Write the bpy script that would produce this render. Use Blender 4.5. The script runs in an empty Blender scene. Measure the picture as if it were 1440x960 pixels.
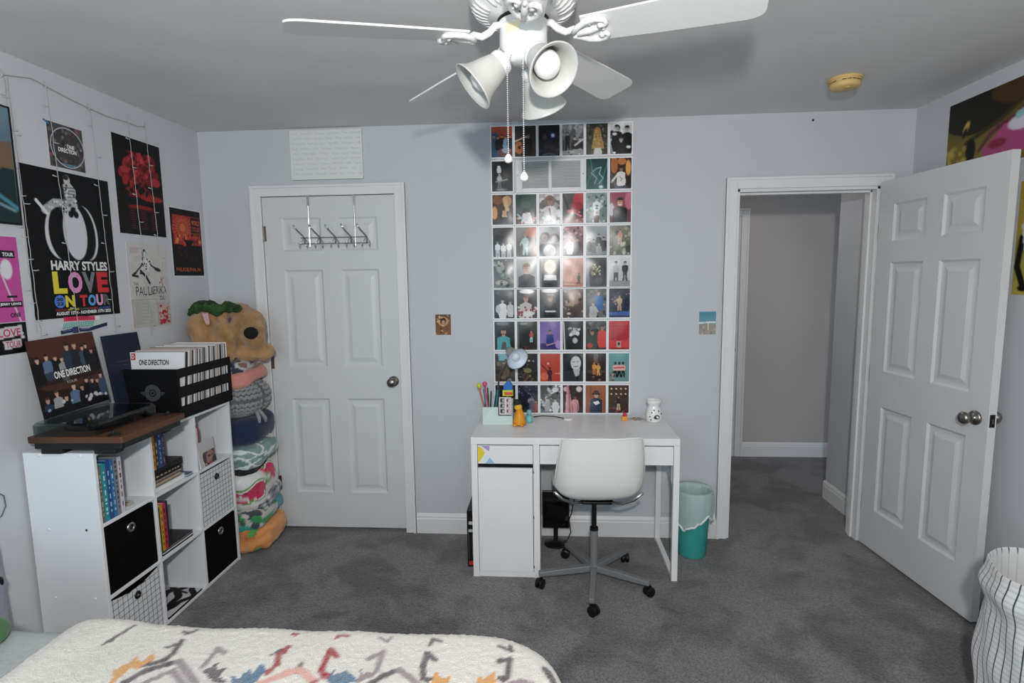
import bpy, bmesh, math, random
import numpy as np
from mathutils import Matrix, Vector
PI = math.pi
S = bpy.context.scene
COL = S.collection
# ------------------------------------------------------------------ camera
h_, yaw_, pitch_, roll_, f_ = 1.5542, 0.0693, 0.1158, -0.0132, 765.87
fw = Vector((-math.sin(yaw_)*math.cos(pitch_), math.cos(yaw_)*math.cos(pitch_), -math.sin(pitch_)))
r0 = Vector((math.cos(yaw_), math.sin(yaw_), 0)); u0 = r0.cross(fw)
rr = r0*math.cos(roll_)+u0*math.sin(roll_); uu = -r0*math.sin(roll_)+u0*math.cos(roll_)
cd = bpy.data.cameras.new('camera'); cam = bpy.data.objects.new('camera', cd); COL.objects.link(cam)
cd.sensor_width = 36; cd.lens = f_/1440*36; cd.clip_start = .05
cam.matrix_world = Matrix(((rr.x, uu.x, -fw.x, 0), (rr.y, uu.y, -fw.y, 0), (rr.z, uu.z, -fw.z, h_), (0, 0, 0, 1)))
S.camera = cam
S.view_settings.view_transform = 'Standard'; S.view_settings.look = 'None'
S.view_settings.gamma = 1; S.view_settings.exposure = -0.09; S.view_settings.use_curve_mapping = False
# ------------------------------------------------------------------ world: even overcast sky outside the windows
w = bpy.data.worlds.new('sky'); S.world = w; w.use_nodes = True
w.node_tree.nodes['Background'].inputs[0].default_value = (.72, .86, 1, 1)
w.node_tree.nodes['Background'].inputs[1].default_value = 1.0
def area(name, loc, aim, sx, sy, power, col):
    l = bpy.data.lights.new(name, 'AREA'); l.shape = 'RECTANGLE'; l.size = sx; l.size_y = sy; l.energy = power; l.color = col
    o = bpy.data.objects.new(name, l); COL.objects.link(o); o.location = loc
    o.rotation_euler = (Vector(aim)-Vector(loc)).to_track_quat('-Z', 'Y').to_euler(); return o
fl = bpy.data.lights.new('camera_flash', 'SPOT'); fl.energy = 175; fl.shadow_soft_size = .05; fl.spot_size = math.radians(158); fl.spot_blend = .35; fl.color = (1, .98, .955)
flo = bpy.data.objects.new('camera_flash', fl); COL.objects.link(flo); flo.location = (.03, -.28, 1.90)
flo.rotation_euler = Vector((-.02, 1, .10)).to_track_quat('-Z', 'Y').to_euler()
area('window_daylight', (-1.1, -1.28, 1.45), (-1.1, 1, 1.30), 1.0, 1.3, 17, (.60, .85, 1))
area('window_daylight', (.9, -1.28, 1.45), (.9, 1, 1.30), 1.0, 1.3, 8, (.78, .92, 1))
area('hall_lamp', (1.2, 3.9, 2.38), (1.2, 3.9, 0), .3, .3, 3.4, (1, .96, .92))
# ------------------------------------------------------------------ room numbers
D, XL, XR, H = 3.167, -2.046, 1.961, 2.424
YF = -1.2
# ------------------------------------------------------------------ helpers
def lin(c):
    if isinstance(c, str): c = [int(c[i:i+2], 16)/255 for i in (0, 2, 4)]
    return tuple((x/12.92 if x <= .04045 else ((x+.055)/1.055)**2.4) for x in c[:3])
MATS = {}
def mat(name, c, rough=.6, metal=0, noise=0, nscale=8, bump=0, bscale=60, trans=0, ior=1.45, alpha=1, coat=0, sheen=0, emit=0, c2=None, bdist=.002):
    if name in MATS: return MATS[name]
    m = bpy.data.materials.new(name); m.use_nodes = True; nt = m.node_tree; b = nt.nodes['Principled BSDF']
    L = nt.links; N = nt.nodes
    b.inputs['Base Color'].default_value = (*lin(c), 1); b.inputs['Roughness'].default_value = rough
    b.inputs['Metallic'].default_value = metal; b.inputs['IOR'].default_value = ior
    b.inputs['Transmission Weight'].default_value = trans; b.inputs['Alpha'].default_value = alpha
    b.inputs['Coat Weight'].default_value = coat; b.inputs['Sheen Weight'].default_value = sheen
    tc = N.new('ShaderNodeTexCoord')
    if noise or c2:
        n = N.new('ShaderNodeTexNoise'); n.inputs['Scale'].default_value = nscale; n.inputs['Detail'].default_value = 5
        L.new(tc.outputs['Object'], n.inputs['Vector'])
        r = N.new('ShaderNodeValToRGB'); a = lin(c); k = lin(c2) if c2 else tuple(x*(1-noise) for x in a)
        r.color_ramp.elements[0].position = .35; r.color_ramp.elements[1].position = .65
        r.color_ramp.elements[0].color = (*k, 1); r.color_ramp.elements[1].color = (*a, 1)
        L.new(n.outputs['Fac'], r.inputs['Fac']); L.new(r.outputs['Color'], b.inputs['Base Color'])
    if bump:
        n2 = N.new('ShaderNodeTexNoise'); n2.inputs['Scale'].default_value = bscale; n2.inputs['Detail'].default_value = 3
        L.new(tc.outputs['Object'], n2.inputs['Vector'])
        bp = N.new('ShaderNodeBump'); bp.inputs['Strength'].default_value = bump; bp.inputs['Distance'].default_value = bdist
        L.new(n2.outputs['Fac'], bp.inputs['Height']); L.new(bp.outputs['Normal'], b.inputs['Normal'])
    MATS[name] = m; return m
def vmat(name, rough=.5, bump=0, bscale=200, coat=0, sheen=0, bdist=.002, alpha=1):
    if name in MATS: return MATS[name]
    m = mat(name, 'ffffff', rough, bump=bump, bscale=bscale, coat=coat, sheen=sheen, bdist=bdist, alpha=alpha); nt = m.node_tree
    a = nt.nodes.new('ShaderNodeAttribute'); a.attribute_name = 'Col'
    nt.links.new(a.outputs['Color'], nt.nodes['Principled BSDF'].inputs['Base Color']); return m
def tag(o, label=None, cat=None, group=None, kind=None):
    if label: o['label'] = label
    if cat: o['category'] = cat
    if group: o['group'] = group
    if kind: o['kind'] = kind
    return o
def world_loc(o):
    v = Vector((0, 0, 0))
    while o: v = v+o.location; o = o.parent
    return v
def thing(name, loc, label, cat, group=None):
    o = bpy.data.objects.new(name, None); COL.objects.link(o); o.location = loc; o.empty_display_size = .05
    return tag(o, label, cat, group)
class MB:
    def __init__(s): s.v = []; s.f = []; s.m = []; s.T = Matrix.Identity(4); s.c = []
    def add(s, vs, fs, mi=0, cols=None):
        n = len(s.v); s.v += [tuple(s.T @ Vector(v)) for v in vs]; s.f += [tuple(i+n for i in f) for f in fs]; s.m += [mi]*len(fs)
        s.c += list(cols) if cols is not None else [(1, 1, 1)]*len(vs)
        return s
    def box(s, x0, x1, y0, y1, z0, z1, mi=0):
        vs = [(x, y, z) for x in (x0, x1) for y in (y0, y1) for z in (z0, z1)]
        return s.add(vs, [(0, 1, 3, 2), (4, 6, 7, 5), (0, 4, 5, 1), (2, 3, 7, 6), (0, 2, 6, 4), (1, 5, 7, 3)], mi)
    def tube(s, pts, r, n=8, mi=0, cap=True, closed=False):
        P = [Vector(p) for p in pts]; R = r if isinstance(r, (list, tuple)) else [r]*len(P)
        vs = []; fs = []; prev = None; N = len(P)
        for i, p in enumerate(P):
            a = P[(i-1) % N] if closed else P[max(i-1, 0)]; b = P[(i+1) % N] if closed else P[min(i+1, N-1)]
            t = (b-a).normalized() if (b-a).length > 1e-9 else Vector((0, 0, 1))
            if prev is None:
                q = Vector((0, 0, 1)) if abs(t.z) < .9 else Vector((1, 0, 0)); u = t.cross(q).normalized()
            else: u = (prev-t*prev.dot(t)).normalized()
            prev = u; v = t.cross(u)
            for k in range(n): an = 2*PI*k/n; vs.append(p+(u*math.cos(an)+v*math.sin(an))*R[i])
        for i in range(N if closed else N-1):
            j = (i+1) % N
            for k in range(n): fs.append((i*n+k, i*n+(k+1) % n, j*n+(k+1) % n, j*n+k))
        if cap and not closed: fs.append(tuple(range(n))[::-1]); fs.append(tuple((N-1)*n+k for k in range(n)))
        return s.add([tuple(v) for v in vs], fs, mi)
    def lathe(s, prof, c=(0, 0, 0), n=32, mi=0, M=None):
        vs = []; fs = []
        for r, z in prof:
            for k in range(n): a = 2*PI*k/n; vs.append((c[0]+r*math.cos(a), c[1]+r*math.sin(a), c[2]+z))
        if M is not None: vs = [tuple(M @ Vector((v[0]-c[0], v[1]-c[1], v[2]-c[2]))+Vector(c)) for v in vs]
        for i in range(len(prof)-1):
            for k in range(n): fs.append((i*n+k, i*n+(k+1) % n, (i+1)*n+(k+1) % n, (i+1)*n+k))
        return s.add(vs, fs, mi)
    def grid(s, fn, nu, nv, mi=0, colfn=None, wrap=False):
        vs = []; cs = []
        for j in range(nv+1):
            for i in range(nu+(0 if wrap else 1)):
                p = fn(i/nu, j/nv); vs.append(p)
                if colfn: cs.append(colfn(i/nu, j/nv, p))
        W = nu if wrap else nu+1; fs = []
        for j in range(nv):
            for i in range(nu):
                k = (i+1) % W if wrap else i+1
                fs.append((j*W+i, j*W+k, (j+1)*W+k, (j+1)*W+i))
        return s.add(vs, fs, mi, cs if colfn else None)
    def ball(s, c, r, n=16, mi=0):
        rx, ry, rz = r if isinstance(r, (tuple, list)) else (r, r, r)
        return s.grid(lambda u, v: (c[0]+rx*math.sin(PI*v)*math.cos(2*PI*u), c[1]+ry*math.sin(PI*v)*math.sin(2*PI*u), c[2]+rz*math.cos(PI*v)), n, max(6, n//2), mi, wrap=True)
    def prism(s, poly, z0, z1, mi=0):
        n = len(poly); vs = [(x, y, z0) for x, y in poly]+[(x, y, z1) for x, y in poly]
        return s.add(vs, [tuple(range(n))[::-1], tuple(range(n, 2*n))]+[(i, (i+1) % n, n+(i+1) % n, n+i) for i in range(n)], mi)
    def build(s, name, ms, parent=None, origin=None, smooth=False, bevel=0, seg=2, col=False, fixn=True, subd=0):
        base = world_loc(parent) if parent else Vector(origin if origin else (0, 0, 0))
        me = bpy.data.meshes.new(name)
        me.from_pydata([(v[0]-base.x, v[1]-base.y, v[2]-base.z) for v in s.v], [], s.f)
        for m in (ms if isinstance(ms, (list, tuple)) else [ms]): me.materials.append(m)
        me.polygons.foreach_set('material_index', s.m)
        if fixn:
            bm = bmesh.new(); bm.from_mesh(me); bmesh.ops.recalc_face_normals(bm, faces=bm.faces); bm.to_mesh(me); bm.free()
        if col:
            a = me.color_attributes.new('Col', 'FLOAT_COLOR', 'POINT')
            arr = np.ones((len(s.v), 4)); arr[:, :3] = np.array(s.c); a.data.foreach_set('color', arr.ravel())
        if smooth: me.polygons.foreach_set('use_smooth', [True]*len(me.polygons))
        me.update()
        o = bpy.data.objects.new(name, me); COL.objects.link(o)
        if parent: o.parent = parent
        else: o.location = base
        if bevel:
            b = o.modifiers.new('bevel', 'BEVEL'); b.width = bevel; b.segments = seg; b.limit_method = 'ANGLE'; b.angle_limit = .7
        if subd: o.modifiers.new('sub', 'SUBSURF').levels = subd; o.modifiers['sub'].render_levels = subd
        return o
def box(name, m, x0, x1, y0, y1, z0, z1, parent=None, bevel=0, origin=None):
    o = origin if origin else ((x0+x1)/2, (y0+y1)/2, z0)
    return MB().box(x0, x1, y0, y1, z0, z1).build(name, m, parent, o, bevel=bevel)
def struct(o): o['kind'] = 'structure'; return o
def rbox_pts(x0, x1, y0, y1, r, n=4):
    out = []
    for cx, cy, a0 in ((x1-r, y1-r, 0), (x0+r, y1-r, 90), (x0+r, y0+r, 180), (x1-r, y0+r, 270)):
        for k in range(n+1): a = math.radians(a0+90*k/n); out.append((cx+r*math.cos(a), cy+r*math.sin(a)))
    return out
_tc = {}
def text_geo(txt, bold=.0, shear=0):
    k = (txt, bold, shear)
    if k not in _tc:
        cu = bpy.data.curves.new('t', 'FONT'); cu.body = txt; cu.offset = bold; cu.shear = shear; cu.resolution_u = 3
        o = bpy.data.objects.new('t', cu); COL.objects.link(o)
        me = bpy.data.meshes.new_from_object(o); bpy.data.objects.remove(o)
        vs = np.array([v.co[:2] for v in me.vertices]) if len(me.vertices) else np.zeros((0, 2))
        fs = [tuple(p.vertices) for p in me.polygons]; bpy.data.meshes.remove(me)
        if len(vs): vs = (vs-vs.min(0))/np.maximum(vs.max(0)-vs.min(0), 1e-6)
        _tc[k] = (vs, fs)
    return _tc[k]
# plane frames: o = top-left corner, u right, v down, n towards the room
class Fr:
    def __init__(s, o, u, v, n): s.o, s.u, s.v, s.n = Vector(o), Vector(u), Vector(v), Vector(n)
    def p(s, a, b, c=0): return tuple(s.o+s.u*a+s.v*b+s.n*c)
def frame_left(y0, ztop, x=XL): return Fr((x, y0, ztop), (0, 1, 0), (0, 0, -1), (1, 0, 0))
def frame_back(x0, ztop, y=D): return Fr((x0, y, ztop), (1, 0, 0), (0, 0, -1), (0, -1, 0))
def frame_right(y0, ztop, x=XR): return Fr((x, y0, ztop), (0, -1, 0), (0, 0, -1), (-1, 0, 0))
def letter(mb, fr, txt, a, b, w_, h, lift=.0012, bold=.0, mi=0, shear=0):
    vs, fs = text_geo(txt, bold, shear)
    if len(vs): mb.add([fr.p(a+x*w_, b+(1-y)*h, lift) for x, y in vs], fs, mi)
def lettering(parent, fr, items, name='lettering', lift=.0012):
    # items: (text, a, b, w, h, colour, bold)
    mats = []; mb = MB()
    for t, a, b, w_, h, c, bold in items:
        m = mat('ink_'+c, c, .5)
        if m not in mats: mats.append(m)
        letter(mb, fr, t, a, b, w_, h, lift, bold, mats.index(m))
    o = mb.build(name, mats, parent, fixn=False)
    return tag(o, kind='stuff') if len(items) in (2, 3) else o
# ---- painter: pictures printed on cards, kept as colour on a fine mesh
class Pic:
    def __init__(s, w_, h, res):
        s.nu = max(4, int(round(w_/res))); s.nv = max(4, int(round(h/res))); s.w = w_; s.h = h; s.asp = h/w_
        g = np.meshgrid(np.linspace(0, 1, s.nu+1), np.linspace(0, s.asp, s.nv+1)); s.X, s.Y = g; s.A = np.zeros(s.X.shape+(3,)); s.e = 1.0/s.nu
    def bg(s, a, b=None, horiz=False):
        a = np.array(lin(a)); b = a if b is None else np.array(lin(b)); t = (s.X if horiz else s.Y/s.asp)[..., None]; s.A[:] = a*(1-t)+b*t; return s
    def mix(s, m, c, al=1): m = (np.clip(m, 0, 1)*al)[..., None]; s.A[:] = s.A*(1-m)+np.array(lin(c))*m
    def ell(s, x, y, rx, ry, c, rot=0, soft=1, al=1):
        dx = s.X-x; dy = s.Y-y; a = math.radians(rot); p = dx*math.cos(a)+dy*math.sin(a); q = -dx*math.sin(a)+dy*math.cos(a)
        d = np.sqrt((p/rx)**2+(q/ry)**2); s.mix((1-d)*min(rx, ry)/(s.e*soft)+.5, c, al); return s
    def poly(s, pts, c, al=1):
        ins = np.zeros(s.X.shape, bool); n = len(pts)
        for i in range(n):
            x1, y1 = pts[i]; x2, y2 = pts[(i+1) % n]
            if y1 == y2: continue
            cnd = ((y1 > s.Y) != (y2 > s.Y)) & (s.X < (x2-x1)*(s.Y-y1)/(y2-y1)+x1); ins ^= cnd
        s.mix(ins.astype(float), c, al); return s
    def line(s, pts, wd, c, al=1):
        for (x1, y1), (x2, y2) in zip(pts[:-1], pts[1:]):
            l2 = (x2-x1)**2+(y2-y1)**2+1e-12; t = np.clip(((s.X-x1)*(x2-x1)+(s.Y-y1)*(y2-y1))/l2, 0, 1)
            d = np.hypot(s.X-x1-t*(x2-x1), s.Y-y1-t*(y2-y1)); s.mix((wd/2-d)/s.e+.5, c, al)
        return s
    def spots(s, n, seed, cols, y0=0, y1=None, r=(.01, .04), x0=0, x1=1, al=1):
        R = random.Random(seed); y1 = s.asp if y1 is None else y1
        for _ in range(n): q = R.uniform(*r); s.ell(R.uniform(x0, x1), R.uniform(y0, y1), q, q*R.uniform(.6, 1.6), R.choice(cols), R.uniform(0, 90), 1, al)
        return s
    def grain(s, amt, seed=1):
        r = np.random.RandomState(seed); s.A *= 1+amt*(r.rand(*s.X.shape)[..., None]-.5)*2; return s
    def who(s, x, y, k, skin='c89a80', hair='3a2a20', top='222222', legs=None, arms=None, beard=False):
        # k = head height; torso and arms below
        s.poly([(x-.22*k, y+.4*k), (x+.22*k, y+.4*k), (x+.26*k, y+.8*k), (x-.26*k, y+.8*k)], skin)
        b = 3.0*k if legs else 4.5*k
        s.poly([(x-.3*k, y+.62*k), (x+.3*k, y+.62*k), (x+.95*k, y+.95*k), (x+1.05*k, y+b*.7), (x+.7*k, y+b), (x-.7*k, y+b), (x-1.05*k, y+b*.7), (x-.95*k, y+.95*k)], top)
        if legs: s.poly([(x-.65*k, y+b), (x+.65*k, y+b), (x+.8*k, y+5.8*k), (x+.25*k, y+5.8*k), (x, y+3.8*k), (x-.25*k, y+5.8*k), (x-.8*k, y+5.8*k)], legs)
        if arms:
            for ax, ay in arms: s.line([(x+(.8 if ax > 0 else -.8)*k, y+1.2*k), (x+ax*k, y+ay*k)], .4*k, top); s.ell(x+ax*k, y+ay*k, .22*k, .22*k, skin)
        s.ell(x, y-.12*k, .45*k, .5*k, hair); s.ell(x, y+.03*k, .37*k, .47*k, skin)
        s.ell(x, y-.38*k, .42*k, .22*k, hair)
        if k > .12:
            for d in (-.15, .15): s.ell(x+d*k, y, .06*k, .035*k, '241a18'); s.line([(x+(d-.07)*k, y-.1*k), (x+(d+.07)*k, y-.1*k)], .035*k, hair)
            s.line([(x, y), (x+.03*k, y+.14*k)], .03*k, '8a6050', .6); s.line([(x-.1*k, y+.27*k), (x+.1*k, y+.27*k)], .05*k, '7a3a34')
            if beard: s.ell(x, y+.34*k, .26*k, .13*k, hair, al=.6)
        return s
def card(name, pic, fr, m, parent=None, origin=None, thick=.0008, border=0, bcol='f0f0f0', lift=.0006, bulge=0, lean=None, seed=0):
    # a sheet: printed grid in front, plain back and rim
    w_, h = pic.w, pic.h; mb = MB(); nu, nv = pic.nu, pic.nv; R = random.Random(seed)
    b1, b2 = R.uniform(.4, 1), R.uniform(-1, 1)
    def off(a, b): 
        s_ = math.sin(PI*min(max(a, 0), 1))*math.sin(PI*min(max(b, 0), 1))
        return bulge*s_*(b1+.5*math.sin(3*a+b2*3)*math.cos(4*b+b2))
    vs = []; 
    for j in range(nv+1):
        for i in range(nu+1):
            a, b = i/nu, j/nv; vs.append(fr.p(border+a*w_, border+b*h, lift+thick+off(a, b)))
    fs = [(j*(nu+1)+i, j*(nu+1)+i+1, (j+1)*(nu+1)+i+1, (j+1)*(nu+1)+i) for j in range(nv) for i in range(nu)]
    A_ = pic.A.reshape(-1, 3); A_ = (A_*.86+(A_ @ np.array([.3, .6, .1]))[:, None]*.14)*.93
    mb.add(vs, fs, 0, A_)
    W, Hh = w_+2*border, h+2*border; bc = lin(bcol)
    c8 = [fr.p(a, b, c) for c in (lift, lift+thick) for a, b in ((0, 0), (W, 0), (W, Hh), (0, Hh))]
    c8 += [fr.p(a, b, lift+thick) for a, b in ((border, border), (border+w_, border), (border+w_, border+h), (border, border+h))]
    q = [(0, 1, 2, 3)]+[(i, (i+1) % 4, 4+(i+1) % 4, 4+i) for i in range(4)]
    if border: q += [(4+i, 4+(i+1) % 4, 8+(i+1) % 4, 8+i) for i in range(4)]
    mb.add(c8, q, 0, [bc]*12)
    return mb.build(name, m, parent, origin if origin else fr.p(W/2, Hh, 0), smooth=False, col=True, fixn=False)
M_print = vmat('printed_paper', .55)
M_gloss = vmat('glossy_print', .25)
M_satin = vmat('satin_print', .42)
for m_ in (M_print, M_satin): m_.node_tree.nodes['Principled BSDF'].inputs['Specular IOR Level'].default_value = .22
# ------------------------------------------------------------------ materials of the room
def carpet_mat():
    m = mat('grey_carpet', '5c5c5e', .95, sheen=.25); nt = m.node_tree; N = nt.nodes; L = nt.links; b = N['Principled BSDF']
    tc = N.new('ShaderNodeTexCoord')
    def noise(sc, det, dist=0):
        n = N.new('ShaderNodeTexNoise'); n.inputs['Scale'].default_value = sc; n.inputs['Detail'].default_value = det; n.inputs['Distortion'].default_value = dist
        L.new(tc.outputs['Object'], n.inputs['Vector']); return n
    n1 = noise(4.5, 8, .4); n2 = noise(170, 2); n3 = noise(60, 3)
    r1 = N.new('ShaderNodeValToRGB'); e = r1.color_ramp.elements
    e[0].position = .38; e[0].color = (*lin('575455'), 1); e[1].position = .56; e[1].color = (*lin('757273'), 1)
    r2 = N.new('ShaderNodeValToRGB'); e = r2.color_ramp.elements; e[0].position = .3; e[0].color = (.45, .45, .45, 1); e[1].position = .7; e[1].color = (1.3, 1.3, 1.3, 1)
    mx = N.new('ShaderNodeMix'); mx.data_type = 'RGBA'; mx.blend_type = 'MULTIPLY'; mx.inputs[0].default_value = 1
    L.new(n1.outputs['Fac'], r1.inputs['Fac']); L.new(n2.outputs['Fac'], r2.inputs['Fac'])
    L.new(r1.outputs['Color'], mx.inputs[6]); L.new(r2.outputs['Color'], mx.inputs[7]); L.new(mx.outputs[2], b.inputs['Base Color'])
    ad = N.new('ShaderNodeMath'); ad.operation = 'ADD'; L.new(n2.outputs['Fac'], ad.inputs[0]); L.new(n3.outputs['Fac'], ad.inputs[1])
    bp = N.new('ShaderNodeBump'); bp.inputs['Strength'].default_value = .8; bp.inputs['Distance'].default_value = .006
    L.new(ad.outputs[0], bp.inputs['Height']); L.new(bp.outputs['Normal'], b.inputs['Normal']); return m
M_carpet = carpet_mat()
M_wall = mat('pale_blue_grey_paint', 'c3c5c9', .7, noise=.03, nscale=1.5, bump=.25, bscale=220, bdist=.0008)
M_hallwall = mat('hall_grey_paint', 'b8b2af', .75, noise=.04, nscale=2, bump=.2, bscale=200, bdist=.0008)
M_ceil = mat('grey_ceiling_paint', 'd9d9d9', .8, noise=.05, nscale=2.5, bump=.3, bscale=150, bdist=.001)
M_trim = mat('white_gloss_trim', 'dcdcdc', .38, bump=.05, bscale=90, bdist=.0005)
M_door = mat('white_door_paint', 'cecfd0', .45, bump=.15, bscale=160, bdist=.0005)
M_white = mat('white_laminate', 'e4e4e5', .35)
M_white2 = mat('white_shelf_board', 'dfe1e4', .45)
M_black = mat('black_plastic', '0c0c0d', .4)
M_blackm = mat('matt_black', '0d0d0f', .85, bump=.3, bscale=400, bdist=.001)
M_chrome = mat('chrome', 'c8c8c8', .18, metal=1)
M_nickel = mat('satin_nickel', '8f8a82', .3, metal=1)
M_fanw = mat('fan_white_enamel', 'e8e8e6', .35)
for m_ in (M_blackm,): m_.node_tree.nodes['Principled BSDF'].inputs['Specular IOR Level'].default_value = .2
# ------------------------------------------------------------------ floor, ceiling, walls
struct(box('floor', M_carpet, XL-.1, 3.4, YF-.1, 4.9, -.08, 0))
struct(box('ceiling', M_ceil, XL-.1, 3.4, YF-.1, 4.9, H, H+.08))
struct(box('wall_left', M_wall, XL-.1, XL, YF-.1, 4.9, 0, H))
struct(box('wall_right', M_wall, XR, XR+.1, YF-.1, D, 0, H))
CD0, CD1, CDH = -1.690, -.884, 2.050     # closet opening
RD0, RD1, RDH = 1.041, 1.800, 2.026      # room doorway
WT = .115
mb = MB()
mb.box(XL, CD0, D, D+WT, 0, H).box(CD0, CD1, D, D+WT, CDH, H).box(CD1, RD0, D, D+WT, 0, H).box(RD0, RD1, D, D+WT, RDH, H).box(RD1, XR+.1, D, D+WT, 0, H)
struct(mb.build('wall_back', M_wall, origin=(0, D, 0)))
# front wall behind the camera, with two windows
mb = MB(); wy0, wy1 = YF-.1, YF
mb.box(XL, -1.65, wy0, wy1, 0, H).box(-.55, .35, wy0, wy1, 0, H).box(1.45, XR, wy0, wy1, 0, H)
for a, b in ((-1.65, -.55), (.35, 1.45)): mb.box(a, b, wy0, wy1, 0, .75).box(a, b, wy0, wy1, 2.15, H)
struct(mb.build('wall_front', M_wall, origin=(0, YF, 0)))
for i, (a, b) in enumerate(((-1.65, -.55), (.35, 1.45))):
    mb = MB().box(a-.06, b+.06, YF, YF+.02, 2.15, 2.21).box(a-.06, b+.06, YF, YF+.03, .69, .75).box(a-.06, a, YF, YF+.02, .75, 2.15).box(b, b+.06, YF, YF+.02, .75, 2.15)
    mb.box(a, b, YF-.06, YF-.03, 1.43, 1.47)
    struct(mb.build('window_%d' % (i+1), M_trim, origin=((a+b)/2, YF, .75), bevel=.003))
# hall beyond the doorway
HY = 4.69
struct(box('wall_hall_back', M_hallwall, .2, 3.3, HY, HY+.1, 0, H))
struct(box('wall_hall_right', M_wall, 1.915, 2.01, D+WT, 3.80, 0, H))
struct(box('wall_hall_left', M_hallwall, .2, .3, D+WT, HY, 0, H))
struct(box('wall_hall_end', M_hallwall, 3.2, 3.3, D+WT, HY, 0, H))
def baseboard(name, fr, length, hh=.125):
    # moulded profile extruded along u; v is down so use heights from floor
    prof = [(0, 0), (.014, 0), (.014, hh-.035), (.011, hh-.028), (.011, hh-.018), (.006, hh-.006), (.003, hh), (0, hh)]
    n = len(prof); vs = [fr.p(a, -z, d) for a in (0, length) for d, z in prof]
    fs = [tuple(range(n)), tuple(range(n, 2*n))]+[(i, (i+1) % n, n+(i+1) % n, n+i) for i in range(n)]
    return struct(MB().add(vs, fs).build(name, M_trim, origin=fr.p(length/2, 0, 0)))
baseboard('baseboard_back', frame_back(-.821, 0), .982+.821)
baseboard('baseboard_left', frame_left(YF, 0), D-YF)
baseboard('baseboard_right', Fr((XR, D, 0), (0, -1, 0), (0, 0, -1), (-1, 0, 0)), D-YF)
baseboard('baseboard_hall', Fr((1.647, HY, 0), (1, 0, 0), (0, 0, -1), (0, -1, 0)), 1.55)
baseboard('baseboard_hall_side', Fr((1.915, D+WT, 0), (0, 1, 0), (0, 0, -1), (-1, 0, 0)), 3.80-D-WT)
baseboard('baseboard_hall_end', Fr((1.905, 3.80, 0), (1, 0, 0), (0, 0, -1), (0, 1, 0)), .11)
def casing(name, a, b, top, y, w_=.062, ny=-1):
    mb = MB()
    def leg(x0, x1, z0, z1, outer):
        mb.box(x0, x1, min(y, y+ny*.016), max(y, y+ny*.016), z0, z1)
    mb.box(a-w_, a, min(y, y+ny*.013), max(y, y+ny*.013), 0, top+w_).box(b, b+w_, min(y, y+ny*.013), max(y, y+ny*.013), 0, top+w_)
    mb.box(a-.0001, b+.0001, min(y, y+ny*.013), max(y, y+ny*.013), top, top+w_)
    # raised outer bead
    t0, t1 = min(y, y+ny*.020), max(y, y+ny*.020)
    mb.box(a-w_, a-w_+.016, t0, t1, 0, top+w_).box(b+w_-.016, b+w_, t0, t1, 0, top+w_).box(a-w_+.016, b+w_-.016, t0, t1, top+w_-.016, top+w_)
    return struct(mb.build(name, M_trim, origin=((a+b)/2, y, 0), bevel=.0025))
casing('trim_1', CD0+.004, CD1-.004, CDH-.004, D)
casing('trim_2', RD0, RD1, RDH, D)
def jamb(name, a, b, top, y0, y1, stop=True):
    mb = MB().box(a-.001, a+.016, y0, y1, 0, top).box(b-.016, b+.001, y0, y1, 0, top).box(a, b, y0, y1, top-.016, top+.001)
    if stop: mb.box(a+.016, a+.027, y0+.045, y0+.08, 0, top-.016).box(b-.027, b-.016, y0+.045, y0+.08, 0, top-.016).box(a+.016, b-.016, y0+.045, y0+.08, top-.027, top-.016)
    return struct(mb.build(name, M_trim, origin=((a+b)/2, y0, 0), bevel=.0015))
jamb('trim_3', RD0, RD1, RDH, D, D+WT)
casing('trim_4', RD0, RD1, RDH, D+WT, ny=1)
casing('trim_5', .95, 1.585, 2.035, HY)
def slab_door(name, ox, W, z0, z1, y, th, M4=None, hinge_side=0):
    # local: x 0..W, y 0..th (front = y 0), z 0..Ht
    Ht = z1-z0; T = (M4 if M4 is not None else Matrix.Translation((ox, y, z0)))
    cols = [(.110*W/.8, .352*W/.8), (.452*W/.8, .692*W/.8)]; rows = [(.222, .822), (1.01, 1.60), (1.703, 1.903)]
    org = tuple(T @ Vector((0, 0, 0)))
    mb = MB(); mb.T = T
    xs = [0, cols[0][0], cols[0][1], cols[1][0], cols[1][1], W]; zs = [0, rows[0][0], rows[0][1], rows[1][0], rows[1][1], rows[2][0], rows[2][1], Ht]
    for i in (0, 2, 4): mb.box(xs[i], xs[i+1], 0, th, 0, Ht)
    for i in (1, 3):
        for j in (0, 2, 4, 6): mb.box(xs[i], xs[i+1], 0, th, zs[j], zs[j+1])
    d = mb.build(name, M_door, origin=org)
    for (a, b) in cols:
        for (c, e) in rows:
            p = MB(); p.T = T
            for (y0, s) in ((0, 1), (th, -1)):
                rings = [(0, 0), (.003, .0), (.014, .0085), (.026, .0095), (.036, .0085), (.056, .002), ]
                vs = []
                for ins, dep in rings: vs += [(a+ins, y0+s*dep, c+ins), (b-ins, y0+s*dep, c+ins), (b-ins, y0+s*dep, e-ins), (a+ins, y0+s*dep, e-ins)]
                fs = [(4*k+i, 4*k+(i+1) % 4, 4*k+4+(i+1) % 4, 4*k+4+i) for k in range(len(rings)-1) for i in range(4)]+[(4*len(rings)-4, 4*len(rings)-3, 4*len(rings)-2, 4*len(rings)-1)]
                p.add(vs, fs)
            p.build('panel', M_door, d)
    return d
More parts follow.
